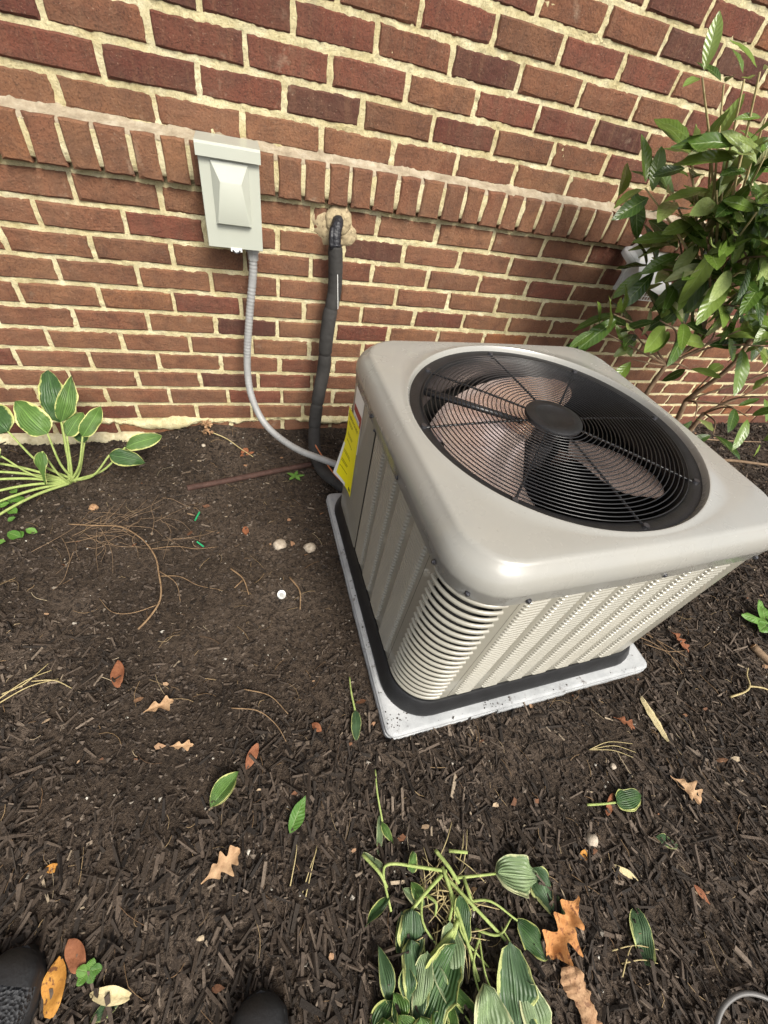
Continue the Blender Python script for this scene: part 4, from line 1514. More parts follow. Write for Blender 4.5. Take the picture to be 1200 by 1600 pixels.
ST = [([(.705, -1.498), (.712, -1.58), (.718, -1.662)], .0052, .004), ([(.708, -1.515), (.745, -1.570), (.790, -1.628)], .0050, .004), ([(.712, -1.507), (.66, -1.488), (.60, -1.468), (.583, -1.480), (.586, -1.535)], .0045, .003),
      ([(.700, -1.510), (.66, -1.525), (.618, -1.546)], .005, .0042), ([(.725, -1.572), (.685, -1.592), (.640, -1.612)], .0066, .0058), ([(.700, -1.585), (.660, -1.612)], .006, .0055),
      ([(.742, -1.525), (.745, -1.575)], .0048, .0042), ([(.72, -1.52), (.765, -1.528), (.812, -1.536)], .0042, .003), ([(.735, -1.560), (.78, -1.570), (.825, -1.610)], .0036, .0025), ([(.800, -1.682), (.797, -1.64), (.79, -1.61)], .003, .0022),
      ([(.610, -1.302), (.603, -1.345), (.603, -1.40)], .0022, .003), ([(.728, -1.478), (.765, -1.490)], .0046, .0042), ([(.550, -1.440), (.575, -1.475), (.586, -1.500)], .0048, .004), ([(.69, -1.575), (.715, -1.545)], .004, .003), ([(.66, -1.53), (.672, -1.545), (.668, -1.562)], .0042, .003),
      ([(.70, -1.47), (.715, -1.50), (.73, -1.53)], .0055, .005), ([(.69, -1.60), (.712, -1.575)], .0058, .005)]
for P_, a, b in ST:
    n = len(P_)
    stem([g3(x, y, .006 + .018 * math.sin(PI * (k + .5) / n) + random.uniform(-.002, .004)) for k, (x, y) in enumerate(P_)], a * .72, b * .72, clump)
for i in range(16):                                  # rolled and torn scraps in the heap
    x, y = random.uniform(.545, .70), random.uniform(-1.68, -1.50); a = random.gauss(-1.7, .6); l_ = random.uniform(.04, .10)
    ground_leaf((x, y), (x + l_ * math.cos(a), y + l_ * math.sin(a)), random.uniform(.016, .040), random.choice((M_HOSTA_T, M_HOSTA_D, M_HOSTA_B, M_HOSTA)), clump, random.uniform(.010, .026), random.uniform(.006, .020), 200 + i, .15, .1, random.uniform(.4, 1.2), 'lance', (random.uniform(-.5, .5), random.uniform(-.3, .5), 1), twist=random.uniform(-.8, .8))
for i in range(9):
    x, y = random.uniform(.57, .76), random.uniform(-1.62, -1.48); a = random.gauss(-1.4, .7); l_ = random.uniform(.05, .13)
    stem([g3(x, y, .008), g3(x + l_ * .5 * math.cos(a) + random.uniform(-.012, .012), y + l_ * .5 * math.sin(a), .022), g3(x + l_ * math.cos(a + .4), y + l_ * math.sin(a + .4), .008)], random.uniform(.0016, .0032), .0015, clump)
for i in range(60):                                  # split straws round the crown
    a = random.uniform(0, 2 * PI); r_ = random.uniform(.0, .07); x, y = .70 + r_ * math.cos(a), -1.545 + r_ * math.sin(a)
    b = random.uniform(0, 2 * PI); l_ = random.uniform(.03, .08)
    stem([g3(x, y, .006), g3(x + l_ * .5 * math.cos(b), y + l_ * .5 * math.sin(b), .018), g3(x + l_ * math.cos(b), y + l_ * math.sin(b), .005)], .0012, .0007, clump, M_TWIG, 'fibre')


# ------------------------------------------------------------------ single fallen leaves
def fallen(name, label, cat, b, t, w, mat, h0=.010, h1=.010, seed=0, **kw):
    b, t = tuple(b), tuple(t)
    B_, T_ = g3(*b, h0), g3(*t, h1)
    me = leaf_mesh(name, (T_ - B_).length, w, mat, kw.pop('shape', 'ellipse'), 12, 8, kw.pop('droop', .0), kw.pop('fold', .25), kw.pop('wave', .08), kw.pop('curl', .0), seed, kw.pop('twist', .2), kw.pop('crumple', .10))
    o = link(name, me, None, frame(B_, T_, kw.pop('nrm', (0, 0, 1))))
    return tag(o, label, cat)


def lobed(name, label, length, width, mat, b, t, lobes=3, seed=0, h=.006, bend=.4, cat='leaf', sinus=.55):
    """dry oak-like leaf: lobed outline, cupped and crumpled"""
    rd = random.Random(seed)
    V = []; F = []; nu, nv = 44, 10
    ctl = {1: [], -1: []}
    for sd in (1, -1):
        p = [(0, .03), (.10, .05)]
        for q in range(lobes):
            c0 = .18 + .72 * q / lobes + rd.uniform(-.03, .03)
            st = .72 / lobes
            am = (.62, 1.0, .85, .6)[min(q, 3)] * rd.uniform(.75, 1.1)
            p += [(c0, (1 - sinus) * .38 * am), (c0 + st * .40, .78 * am), (c0 + st * .55, am), (c0 + st * .68, .70 * am), (c0 + st * .84, (1 - sinus) * .42)]
        p += [(.93, .26), (1.0, .02)]
        ctl[sd] = sorted(p)
    for i in range(nu + 1):
        t_ = i / nu
        for j in range(nv + 1):
            s = j / nv * 2 - 1
            c_ = ctl[1 if s > 0 else -1]
            w_ = float(np.mean(np.interp(t_ + np.array((-.045, -.03, -.015, 0, .015, .03, .045)) * min(1, (1 - t_) * 12), [a_ for a_, _ in c_], [b_ for _, b_ in c_])))
            y = s * width / 2 * w_
            x = length * t_ + .10 * length * w_ * s * s
            z = bend * abs(y) * (1 + .5 * math.sin(7 * t_ + seed)) + .06 * length * math.sin(PI * t_)
            cr = .10 * length * mnoise.noise(Vector((x * 34 + seed, y * 34, seed * .7))) + .05 * length * mnoise.noise(Vector((x * 90 + seed, y * 90, seed * .7)))
            V.append((x, y, z + cr))
    for i in range(nu):
        for j in range(nv):
            k = i * (nv + 1) + j
            F.append((k, k + nv + 1, k + nv + 2, k + 1))
    B_, T_ = g3(*b, h), g3(*t, h)
    return tag(link(name, mesh_of(name, V, F, mat, True), None, frame(B_, T_, (rd.uniform(-.3, .3), rd.uniform(-.3, .3), 1))), label, cat)


lobed('oak_leaf', 'large curled orange oak leaf beside the cut hosta clump', .125, .115, M_OAK, (.975, -1.612), (.860, -1.672), 3, 3, .010, .35)
lobed('oak_leaf', 'small rust red oak leaf lying in front of the grey pad corner', .055, .050, M_RUST, (1.290, -1.322), (1.338, -1.374), 2, 5, .013, .3, sinus=.7)
lobed('oak_leaf', 'brown curled oak leaf on the mulch right behind the pad corner', .085, .060, M_RUST, (1.655, -1.125), (1.672, -1.205), 3, 6, .013, .5, sinus=.7)
lobed('oak_leaf', 'tan crumpled oak leaf cluster on the mulch at the right', .080, .075, M_TAN, (1.345, -1.478), (1.392, -1.560), 3, 9, .013, .5)
lobed('oak_leaf', 'pale pinkish oak leaf in the mulch left of the green curled leaf', .064, .050, M_TAN, (.108, -1.072), (.170, -1.056), 2, 12, .013, .4)
lobed('oak_leaf', 'tan torn oak leaf on the foreground mulch below the curled green leaf', .078, .066, M_TAN, (.245, -1.408), (.312, -1.374), 3, 15, .013, .4)
lobed('oak_leaf', 'little beige dry leaf pair above the rolled green leaf', .050, .030, M_TAN, (.170, -1.156), (.222, -1.164), 2, 18, .013, .5)
fallen('brown_leaf', 'upright rust brown leaf on bare soil at the left', 'leaf', (.033, -.930), (.046, -1.000), .030, M_RUST, .006, .010, 1)
fallen('brown_leaf', 'salmon brown leaf standing beside the rolled green leaf', 'leaf', (.330, -1.236), (.357, -1.192), .022, M_RUST, .006, .016, 2)
fallen('amber_leaf', 'amber yellow leaf with dark spots beside the black shoe', 'leaf', (.026, -1.446), (.030, -1.515), .034, M_AMBER, .012, .008, 3, fold=.3)
fallen('brown_leaf', 'reddish brown leaf above the spotted amber leaf', 'leaf', (.036, -1.428), (.066, -1.474), .030, M_RUST, .012, .010, 4, fold=.3)
fallen('orange_leaf', 'small orange leaf at the left edge of the mulch', 'leaf', (-.030, -1.318), (-.002, -1.322), .014, M_AMBER, .006, .006, 5)
fallen('red_leaf', 'tiny red leaf on the soil between pipe and stones', 'leaf', (.345, -.522), (.350, -.562), .022, M_RUST, .006, .010, 6)
fallen('brown_leaf', 'small rust leaf tucked under the stem of the oval green leaf', 'leaf', (1.132, -1.511), (1.174, -1.474), .018, M_RUST, .006, .012, 7)
fallen('orange_chip_leaf', 'small bright orange leaf fragment near the pale pebble', 'leaf', (1.016, -1.562), (1.045, -1.554), .018, M_AMBER, .006, .006, 8)
fallen('yellow_leaf', 'narrow pale yellow leaf on the mulch right of the clump', 'leaf', (1.090, -1.590), (1.130, -1.627), .013, M_STRAWP, .006, .006, 9, shape='lance')
fallen('brown_leaf', 'thin brown leaf standing on mulch far right of the oak leaf', 'leaf', (1.252, -1.664), (1.265, -1.700), .012, M_RUST, .008, .008, 10, shape='lance')
fallen('brown_leaf', 'small brown leaf beside the thin stemmed green leaf near the pad', 'leaf', (.484, -1.172), (.502, -1.196), .016, M_RUST, .006, .008, 11)

fallen('green_leaf', 'narrow fresh green leaf pointing up on the foreground mulch', 'leaf', (.412, -1.372), (.450, -1.316), .030, M_WEED, .010, .018, 21, shape='lance', wave=.02)
fallen('rolled_leaf', 'rolled hosta leaf with cream edge lying on the dark mulch', 'leaf', (.258, -1.290), (.316, -1.236), .040, M_HOSTA, .010, .014, 22, shape='lance', fold=.9)
fallen('crumpled_leaf', 'crumpled dark green hosta leaf on mulch right of the oak leaf', 'leaf', (1.092, -1.660), (1.058, -1.735), .046, M_HOSTA_T, .008, .008, 23, fold=.5, wave=.12)
fallen('hosta_scrap', 'faded green leaf scrap half buried in mulch at the right', 'leaf', (1.226, -1.574), (1.272, -1.600), .026, M_HOSTA_T, .004, .004, 24)
fallen('dry_leaf', 'curled straw coloured dry leaf by the small green sprout', 'leaf', (.080, -1.503), (.142, -1.522), .020, M_STRAWP, .010, .012, 25, fold=.7)
fallen('hosta_scrap', 'grey green leaf scrap under the curled straw coloured leaf', 'leaf', (.086, -1.535), (.130, -1.522), .020, M_HOSTA_T, .008, .008, 26)
t_ = thing('stemmed_leaf', 'oval green hosta leaf with a long pale stem lying on mulch', 'leaf', T(1.097, -1.481, gz(1.097, -1.481)))
ground_leaf((1.165, -1.493), (1.240, -1.497), .066, M_HOSTA_D, t_, .020, .016, 31, name='blade', fold=.05, wave=.03, droop=0); stem([g3(1.095, -1.480, .007), g3(1.13, -1.487, .012), g3(1.168, -1.493, .014)], .0028, .0024, t_)
t_ = thing('stemmed_leaf', 'small green leaf with long thin upright stem beside the grey pad', 'leaf', T(.59, -1.16, gz(.59, -1.16)))
ground_leaf((.591, -1.168), (.580, -1.232), .030, M_HOSTA_T, t_, .016, .013, 32, name='blade'); stem([g3(.594, -1.080, .007), g3(.590, -1.12, .012), g3(.591, -1.170, .012)], .0018, .0026, t_)
sprout = thing('sprout', 'tiny bright green sprout beside the reddish brown leaf', 'weeds', T(.075, -1.477, gz(.075, -1.477)))
for i in range(5):
    a = i * 1.3; ground_leaf((.075, -1.477), (.075 + .02 * math.cos(a), -1.477 + .016 * math.sin(a)), .014, M_WEED, sprout, .014, .016, 70 + i, shape='ellipse')
sprout = thing('sprout', 'small ragged green weed beside the black insulated pipe', 'weeds', T(.53, -.30, gz(.53, -.30)))
for i in range(5):
    a = i * 1.3; ground_leaf((.535, -.295), (.535 + .035 * math.cos(a), -.295 + .03 * math.sin(a)), .014, M_WEED, sprout, .012, .014, 80 + i, shape='lance')
sprout = thing('leafy_sprig', 'bright green leafy sprig at the right edge behind the air conditioner', 'plant', T(2.03, -1.19, gz(2.03, -1.19)))
for i, (a, l_) in enumerate(((0.2, .12), (1.0, .10), (2.6, .09), (-.5, .10), (3.4, .07), (4.4, .08))):
    ground_leaf((2.05, -1.18), (2.05 + l_ * math.cos(a), -1.18 + l_ * math.sin(a)), .042, M_WEED, sprout, .03, .035, 90 + i, shape='lance')

# peeled bark, straws, stones and other litter
mb = MB(); nn_ = 46; L = []
for i in range(nn_):
    t = i / (nn_ - 1)
    wl = .021 * (1 + .30 * math.sin(t * 9) + .35 * mnoise.noise(Vector((t * 16, 3, 0)))) * min(1, .45 + 5 * min(t, 1 - t)); wr = .021 * (1 + .25 * math.sin(t * 7 + 2) + .35 * mnoise.noise(Vector((t * 16, 9, 0)))) * min(1, .45 + 5 * min(t, 1 - t))
    c_ = Vector((.892 + .012 * math.sin(t * 4), -1.690 - .125 * t, 0)); c_.z = gz(c_.x, c_.y) + .012
    q_ = [.004 * mnoise.noise(Vector((t * 20, j * 1.7, 5))) for j in range(6)]
    L.append([(c_.x - wl, c_.y, c_.z + .003 + q_[0]), (c_.x - wl * .45, c_.y, c_.z + .011 + q_[1]), (c_.x + wr * .1, c_.y, c_.z + .0125 + q_[2]), (c_.x + wr * .55, c_.y, c_.z + .010 + q_[3]), (c_.x + wr, c_.y, c_.z + .001 + q_[4]), (c_.x + wr * .3, c_.y, c_.z + .004), (c_.x - wl * .4, c_.y, c_.z + .005)])
mb.loops(L, cap0=True, cap1=True)
tag(link('bark_strip', autosmooth(mb.mesh('bark_strip', M_BARKP), 55)), 'long tan strip of peeled bark below the orange oak leaf', 'bark')
mb = MB(); L = []
for i in range(9):
    t = i / 8; c_ = Vector((1.412 - .004 * t, -1.292 - .118 * t, 0)); c_.z = gz(c_.x, c_.y) + .008; w = .010 * math.sin(PI * (.12 + .8 * t)) + .002 * (i % 2)
    L.append([(c_.x - w, c_.y, c_.z), (c_.x, c_.y, c_.z + .006), (c_.x + w, c_.y, c_.z + .001), (c_.x, c_.y, c_.z - .002)])
mb.loops(L, cap0=True, cap1=True)
tag(link('straw_splinter', mb.mesh('straw_splinter', M_STRAWP)), 'pale yellow wood splinter lying beside the rust red oak leaf', 'wood')


def stone(name, label, x, y, r_, mat, seed, cat='stone', sq=.7):
    rd = random.Random(seed); mb = MB(); L = []
    for i in range(1, 7):
        a = PI * i / 7
        L.append([(x + r_ * math.sin(a) * math.cos(b) * (1 + rd.uniform(-.26, .26)), y + r_ * math.sin(a) * math.sin(b) * (1 + rd.uniform(-.26, .26)), gz(x, y) + r_ * sq * .6 - r_ * sq * math.cos(a)) for b in [2 * PI * k / 10 for k in range(10)]])
    mb.loops(L, cap0=True, cap1=True)
    return tag(link(name, mb.mesh(name, mat, True)), label, cat)


stone('stone', 'pale rounded stone half sunk in soil, left of two', .452, -.612, .022, M_STONE, 1, sq=.4)
stone('stone', 'pale lumpy stone on the soil, right of two beside the pad', .546, -.640, .019, M_STONE, 2)
stone('pebble', 'cream pebble on mulch right of the cut hosta clump', 1.066, -1.540, .013, M_STONE, 3)
stone('pebble', 'white pebble near the wall beside the dried flower head', .205, -.105, .008, M_STONE, 4)
stone('pebble', 'tan clod on soil just below the hosta plant', -.115, -.392, .013, M_BARKP, 5)
stone('pebble', 'small white crumb on mulch above the stemmed oval leaf', 1.215, -1.425, .008, M_STONE, 6)

cap = thing('bottle_cap', 'small round white plastic cap on the bare soil', 'cap', T(.442, -.800, gz(.442, -.80) + .003) @ Matrix.Rotation(.25, 4, 'X'))
mb = MB(); mb.lathe([(.0001, .003), (.0095, .003), (.0102, .007), (.0122, .0085), (.0128, .006), (.0128, .0), (.0001, .0)], 28); part('shell', autosmooth(mb.mesh('shell', M_WHITE), 30), cap)
mb = MB(); mb.lathe([(.0001, .0042), (.0070, .0042), (.0072, .0030)], 24); part('liner', mb.mesh('liner', M_CONN), cap)

mb = MB(); mb.tube([g3(.160, -.335, .010), g3(.30, -.300, .012), g3(.45, -.268, .013), g3(.60, -.236, .014)], .0105, 14)
tag(link('brown_pipe', autosmooth(mb.mesh('brown_pipe', M_RUSTPIPE), 40)), 'straight brown metal pipe lying on soil in front of the wall', 'pipe')
for lab, P_ in (('bright green wire scrap on soil, upper of two', [(.190, -.480), (.202, -.442)]), ('bright green wire scrap on soil, lower of two', [(.200, -.570), (.220, -.592)])):
    mb = MB(); mb.tube([g3(x, y, .006) for x, y in P_], .0026, 7); tag(link('wire_scrap', mb.mesh('wire_scrap', M_GREENW)), lab, 'wire')

roots = thing('exposed_root', 'long curved tan root lying on the bare soil at the left', 'root', T(0, -.5, gz(0, -.5)))
RP = [(-.165, -.466), (-.09, -.480), (-.02, -.498), (.035, -.545), (.070, -.590), (.095, -.640), (.106, -.690), (.116, -.740), (.114, -.780), (.095, -.822), (.070, -.853)]
stem([g3(x, y, .008 + .016 * math.sin(PI * k / 10)) for k, (x, y) in enumerate(RP)], .0016, .0028, roots, M_ROOT, 'main_root', 6)
for i in range(46):
    x, y = random.gauss(-.06, .07), random.gauss(-.50, .045); a = random.gauss(-.35, .8); l_ = random.uniform(.05, .20)
    P_ = [g3(x, y, .005)]
    for k in range(3):
        a += random.gauss(0, .4); x += l_ / 3 * math.cos(a); y += l_ / 3 * math.sin(a); P_.append(g3(x, y, random.uniform(.003, .013)))
    stem(P_, random.uniform(.0006, .0012), .0004, roots, M_BRANCH, 'root_hair', 4)
for P_ in ([(.106, -.690), (.16, -.70), (.21, -.735), (.27, -.76)], [(.07, -.59), (.14, -.585), (.20, -.60), (.26, -.60)], [(.114, -.78), (.05, -.80), (0, -.79), (-.04, -.74)], [(.1, -.67), (.15, -.72), (.165, -.78)]):
    stem([g3(x, y, .008) for x, y in P_], .0013, .0006, roots, M_ROOT, 'side_root', 5)

flower = thing('dried_flower_head', 'dried tan hydrangea flower head with twig leaning against the wall', 'flower', T(.222, -.062, gz(.222, -.062)))
for i in range(70):
    a, b = random.uniform(0, 2 * PI), random.uniform(-.6, 1.4); r_ = .030 * random.uniform(.5, 1)
    c_ = Vector((.222 + r_ * math.cos(a) * math.cos(b) * .8, -.062 + r_ * math.sin(a) * math.cos(b) * .7, gz(.222, -.062) + .035 + r_ * math.sin(b) * 1.35))
    l_ = random.uniform(.008, .015); d = Vector((random.gauss(0, 1), random.gauss(0, 1), random.gauss(.2, 1))).normalized()
    link('petal', leaf_mesh('petal', l_, l_ * .9, M_TAN if i % 3 else M_BARKP, 'ellipse', 3, 3, .3, .4, .1, 0, i), flower, frame(c_, c_ + d * l_, (random.gauss(0, 1), random.gauss(0, 1), 1)))
stem([Vector((.232, -.068, gz(.232, -.068) + .03)), g3(.29, -.085, .018), g3(.34, -.125, .012), g3(.385, -.165, .006)], .0022, .0015, flower, M_TWIG, 'stalk')
for i in range(5):
    a = random.uniform(0, 6); ground_leaf((.350 + random.uniform(-.01, .02), -.14 + random.uniform(-.02, .01)), (.362 + .03 * math.cos(a), -.15 + .03 * math.sin(a)), .014, M_RUST, flower, .006, .010, 100 + i, name='dry_leaf', shape='lance')

TW = [('forked pale twig lying on mulch at the right edge', [[(1.70, -1.352), (1.76, -1.350), (1.792, -1.338), (1.815, -1.31), (1.848, -1.290)], [(1.792, -1.338), (1.83, -1.352), (1.87, -1.37)]], .0032),
      ('dark twig standing on soil near the white cap', [[(.47, -.745), (.495, -.80), (.49, -.86)]], .003), ('brown forked twig on soil between the white cap and the root', [[(.30, -.69), (.335, -.735), (.35, -.79)], [(.335, -.735), (.31, -.76)]], .0028),
      ('bundle of pale straws at the left edge of the bed', [[(-.20, -.985), (-.15, -.950), (-.105, -.930)], [(-.20, -.995), (-.14, -.965), (-.085, -.955)], [(-.19, -.970), (-.15, -.957), (-.115, -.912)], [(-.14, -.95), (-.09, -.96), (-.05, -.985)]], .0016),
      ('thin tan needles standing in the foreground mulch', [[(.430, -1.478), (.447, -1.44), (.463, -1.404)], [(.425, -1.47), (.445, -1.435), (.462, -1.41)], [(.405, -1.452), (.42, -1.41), (.424, -1.39)]], .0012),
      ('three tan needles fanned on soil below the pad', [[(1.17, -1.378), (1.23, -1.374), (1.30, -1.392)], [(1.17, -1.378), (1.24, -1.385), (1.295, -1.412)], [(1.17, -1.378), (1.23, -1.394), (1.28, -1.42)]], .0011),
      ('pale straws crossed on mulch right of the bark strip', [[(1.002, -1.700), (1.05, -1.705), (1.10, -1.725)], [(1.01, -1.72), (1.05, -1.725), (1.085, -1.74)], [(1.0, -1.735), (1.03, -1.71), (1.06, -1.70)]], .0013),
      ('tangle of brown needles beside the right pad corner', [[(1.53, -1.12), (1.58, -1.17), (1.62, -1.24)], [(1.55, -1.10), (1.60, -1.16), (1.66, -1.22)], [(1.58, -1.12), (1.60, -1.18), (1.60, -1.26)], [(1.54, -1.15), (1.60, -1.19), (1.68, -1.20)]], .0014),
      ('thin dark twig on mulch between the green leaves', [[(.30, -1.10), (.36, -1.12), (.40, -1.16), (.42, -1.20)], [(.33, -1.06), (.39, -1.09), (.43, -1.14)]], .0015)]
for lab, PP, r_ in TW:
    t_ = thing('twig', lab, 'twig', T(PP[0][0][0], PP[0][0][1], gz(*PP[0][0])))
    for P_ in PP:
        stem([g3(x, y, .008 + .006 * math.sin(PI * k / (len(P_) - 1))) for k, (x, y) in enumerate(P_)], r_, r_ * .5, t_, M_TWIG if 'dark' not in lab and 'brown' not in lab else M_ROOT, 'shoot')
stub = thing('cut_branch', 'sawn branch stub with a pale cut end lying on the mulch at right', 'branch', T(1.93, -1.25, gz(1.93, -1.25)))
stem([g3(1.925, -1.235, .014), g3(1.945, -1.29, .012), g3(1.99, -1.38, .010)], .013, .010, stub, M_BRANCH, 'bark')
mb = MB(); p_ = g3(1.925, -1.235, .014); d_ = (p_ - g3(1.945, -1.29, .012)).normalized(); mb.tube([p_, p_ + d_ * .002], .0115, 10); link('cut_face', mb.mesh('cut_face', M_TAN), stub)

mb = MB(); mb.tube(spline([g3(1.10, -1.95, .012), g3(1.115, -1.86, .014), g3(1.150, -1.822, .020), g3(1.207, -1.813, .024), g3(1.258, -1.830, .022), g3(1.31, -1.875, .014), g3(1.34, -1.95, .01)], 10), .0042, 10)
tag(link('cable_loop', mb.mesh('cable_loop', M_CABLE, True)), 'loop of thin grey cable at the bottom right corner', 'cable')


# ------------------------------------------------------------------ shoes
def shoe(label, toe, heading):
    M = Matrix.Translation((toe[0], toe[1], gz(*toe))) @ Matrix.Rotation(heading, 4, 'Z')     # toe tip at the origin, heel along -x
    s_ = thing('shoe', label, 'shoe', M)
    secs = []
    for x, w, z in ((-.0, .012, .030), (-.006, .026, .040), (-.02, .037, .050), (-.045, .045, .058), (-.08, .049, .066), (-.12, .048, .078), (-.16, .043, .092), (-.20, .038, .100), (-.25, .036, .100), (-.285, .031, .098), (-.30, .015, .092)):
        L = []
        for k in range(15):
            a = PI * k / 14
            L.append((x, w * math.cos(a) * (1 + .02 * math.sin(a)), .024 + (z - .024) * math.sin(a) ** .62))
        secs.append(L)
    mb = MB(); mb.loops(secs, close=False); mb.f.append(tuple(range(15))); part('upper', mb.mesh('upper', M_KNIT, True), s_)
    outl = [(.006, 0), (.0, .020), (-.02, .043), (-.06, .052), (-.12, .051), (-.17, .044), (-.22, .040), (-.27, .039), (-.30, .026), (-.312, 0)]
    outl = outl + [(x, -y) for x, y in outl[-2:0:-1]]
    mb = MB(); mb.loops([[(x * .99, y * .95, .0) for x, y in outl], [(x, y, .006) for x, y in outl], [(x, y, .024) for x, y in outl], [(x * .985, y * .93, .030) for x, y in outl]], cap0=True, cap1=True)
    part('sole', autosmooth(mb.mesh('sole', M_RUBBER), 40), s_)
    mb = MB(); L = []
    for x, w, z in ((.003, .010, .032), (-.004, .028, .043), (-.018, .0395, .0535), (-.034, .0440, .058)):
        L.append([(x, w * math.cos(PI * k / 14), .024 + (z + .002 - .024) * math.sin(PI * k / 14) ** .62) for k in range(15)])
    mb.loops(L, close=False); part('toe_cap', mb.mesh('toe_cap', M_RUBBER, True), s_)
    mb = MB()
    for k in range(5):
        x = -.10 - k * .018; mb.tube([(x, -.022, .070 + .0045 * k + .004), (x - .004, 0, .078 + .0055 * k + .003), (x, .022, .070 + .0045 * k + .004)], .0028, 6)
    part('laces', mb.mesh('laces', M_RUBBER, True), s_)


shoe('black knit running shoe at the bottom left corner beside the amber leaf', (-.020, -1.425), math.radians(68))
shoe('black running shoe toe at the bottom edge, right of the two shoes', (.345, -1.575), math.radians(82))

# ------------------------------------------------------------------ shrub
shrub = thing('viburnum_shrub', 'leafy evergreen shrub with long leathery leaves beside the air conditioner', 'shrub', T(2.15, -.34, -.84))
CLU = [(1.46, -0.3, 0.37), (1.53, -0.3, 0.37), (1.53, -0.35, 0.38), (1.51, -0.4, 0.39), (1.52, -0.3, 0.27), (1.6, -0.3, 0.26), (1.58, -0.4, 0.28), (1.6, -0.4, 0.33), (1.56, -0.3, 0.22), (1.64, -0.35, 0.19), (1.65, -0.4, 0.24), (1.61, -0.45, 0.27), (1.5, -0.25, 0.16), (1.59, -0.25, 0.16), (1.67, -0.3, 0.14), (1.68, -0.4, 0.14), (1.7, -0.45, 0.17), (1.66, -0.3, 0.07), (1.67, -0.4, 0.08), (1.81, -0.4, 0.08), (1.77, -0.5, 0.09), (1.66, -0.25, -0.03), (1.72, -0.3, -0.05), (1.74, -0.35, 0.01), (1.82, -0.4, -0.01), (1.88, -0.45, -0.0), (1.58, -0.3, -0.16), (1.55, -0.3, -0.21), (1.68, -0.3, -0.2), (1.73, -0.35, -0.15), (1.77, -0.4, -0.13), (1.93, -0.4, -0.14), (2.0, -0.45, -0.11), (2.06, -0.5, -0.15), (1.72, -0.35, -0.29), (1.94, -0.4, -0.29), (2.1, -0.4, -0.27), (2.28, -0.5, -0.34), (2.18, -0.5, -0.39), (2.21, -0.55, -0.4), (2.02, -0.5, -0.44), (2.2, -0.5, -0.52), (2.54, -0.5, -0.57),
       (1.95, -.35, .22), (1.9, -.5, .3), (1.78, -.40, .16), (1.76, -.44, .04), (1.84, -.46, .12), (1.80, -.45, .22), (1.90, -.44, -.06), (2.05, -.4, .1), (2.15, -.45, .25), (2.3, -.4, .05), (2.3, -.5, -.12), (2.45, -.4, -.25)]
VM = [leaf_mesh('leaf', l_, l_ * w_, M_VIB, 'ellipse', 8, 4, dr, .30, .02, 0, i) for i, (l_, w_, dr) in enumerate([(.11, .36, .10), (.135, .34, .14), (.155, .32, .16), (.175, .30, .18), (.15, .34, .10), (.13, .38, .15)])]
VP = [leaf_mesh('leaf', .10, .032, M_VIBP, 'ellipse', 8, 4, .3, .5, .03, 0, 9)]
SEEDS = [Vector((1.95, -.36, -.60)), Vector((2.12, -.36, -.45)), Vector((2.25, -.38, -.50)), Vector((1.88, -.36, -.30)), Vector((1.85, -.36, -.05)), Vector((2.05, -.42, -.05))]
RT_ = Vector((2.20, -.33, gz(2.2, -.33)))
for s_, r0_ in zip(SEEDS[:3], (.016, .014, .013)):
    stem([RT_ + Vector((random.uniform(-.06, .06), 0, 0)), RT_.lerp(s_, .5) + Vector((.02, -.02, .0)), s_], r0_, r0_ * .72, shrub, M_BRANCH, 'branch')
stem([SEEDS[0], (SEEDS[0] + SEEDS[3]) / 2 + Vector((-.03, 0, .02)), SEEDS[3]], .0115, .008, shrub, M_BRANCH, 'branch')
stem([SEEDS[3], SEEDS[3].lerp(SEEDS[4], .5) + Vector((.03, -.03, 0)), SEEDS[4]], .008, .006, shrub, M_BRANCH, 'branch')
stem([SEEDS[1], SEEDS[1].lerp(SEEDS[5], .5) + Vector((.03, -.03, 0)), SEEDS[5]], .010, .007, shrub, M_BRANCH, 'branch')
for (a, b, c_) in ((1.80, -.55, -.70), (2.55, -.6, -.62), (2.4, -.7, -.70), (1.75, -.40, -.55)):
    e_ = Vector((a, b, c_)); stem([RT_, RT_.lerp(e_, .5) + Vector((0, -.03, .06)), e_], .010, .005, shrub, M_BRANCH, 'branch')
leafn = 0
rdm = random.Random(5)
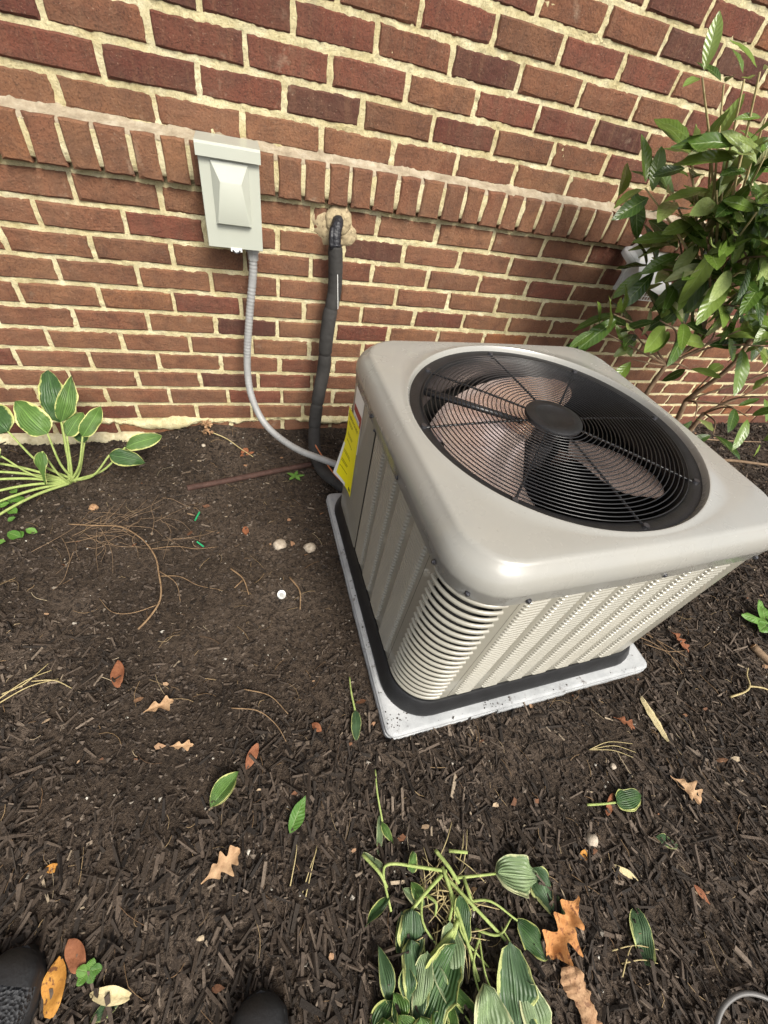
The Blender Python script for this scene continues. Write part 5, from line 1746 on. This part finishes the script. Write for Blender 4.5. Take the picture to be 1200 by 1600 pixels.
for ci, c_ in enumerate(CLU):
    c_ = Vector(c_)
    s_ = min(SEEDS, key=lambda q: (q - c_).length + (.35 if q.z > c_.z + .05 else 0))
    mid = s_.lerp(c_, .55) + Vector((rdm.uniform(-.03, .03), rdm.uniform(-.03, .03), rdm.uniform(-.01, .04)))
    stem([s_, mid, c_], .0042, .0021, shrub, M_TWIG if c_.z > .1 else M_BRANCH, 'twig')
    d = (c_ - mid).normalized(); side = d.orthogonal().normalized()
    sparse = c_.z > .12
    n_pairs = 1 if c_.z > .3 or c_.z < -.27 else (3 if -.35 < c_.z < .25 and c_.x > 1.6 else 2)
    for p in range(n_pairs):
        at = c_ - d * (.030 * p)
        ang0 = rdm.uniform(0, PI)
        for q in (0, 1):
            if leafn >= 290:
                continue
            a = ang0 + q * PI
            out = (Matrix.Rotation(a, 3, d) @ side)
            dirv = (d * (.55 - .15 * p) + out * 1.0 + Vector((-.38, -.22, -.02))).normalized()
            me = VM[rdm.randrange(6)] if rdm.random() > .07 else VP[0]
            nrm = Vector((-.15 + rdm.uniform(-.5, .5), -.45 + rdm.uniform(-.45, .45), 1.0))
            sc = rdm.uniform(.72, 1.12) * (.78 if p == 0 else 1.0) * (.72 if c_.z > .3 else 1.0)
            b_ = at + dirv * .012
            if b_.y + dirv.y * .12 > -.03:
                dirv.y = -abs(dirv.y)
            link('leaf', me, shrub, frame(b_, b_ + dirv, nrm) @ Matrix.Scale(sc, 4))
            mb_ = None
            leafn += 1
# inner shade leaves that cannot be told apart
fv, ff, fu = [], [], []
for i in range(280):
    c_ = Vector(CLU[rdm.randrange(14, len(CLU))]) + Vector((rdm.gauss(.10, .10), rdm.gauss(.06, .06), rdm.gauss(-.02, .09)))
    c_.y = min(c_.y, -.12)
    if c_.z < -.16 or (c_.x < 1.62 and c_.z < 0) or (c_.x < 1.86 and -.24 < c_.z < .06):
        continue
    dv = Vector((rdm.gauss(0, 1), rdm.gauss(-.3, .6), rdm.gauss(-.1, .6))).normalized()
    if c_.y + dv.y * .13 > -.03:
        dv.y = -abs(dv.y)
    Mx = frame(c_, c_ + dv, (rdm.gauss(0, .5), -.4, 1)) @ Matrix.Scale(rdm.uniform(.7, 1.1), 4)
    me = VM[rdm.randrange(6)]; n = len(fv)
    fv += [tuple(Mx @ v.co) for v in me.vertices]; ff += [tuple(j + n for j in p.vertices) for p in me.polygons]
    fu += [tuple(me.uv_layers[0].data[l].uv) for l in range(len(me.loops))]
me = mesh_of('inner_foliage', fv, ff, M_VIB, True)
ul = me.uv_layers.new(name='UVMap')
for l, uv in enumerate(fu):
    ul.data[l].uv = uv
ob = link('inner_foliage', me, shrub); ob['kind'] = 'stuff'
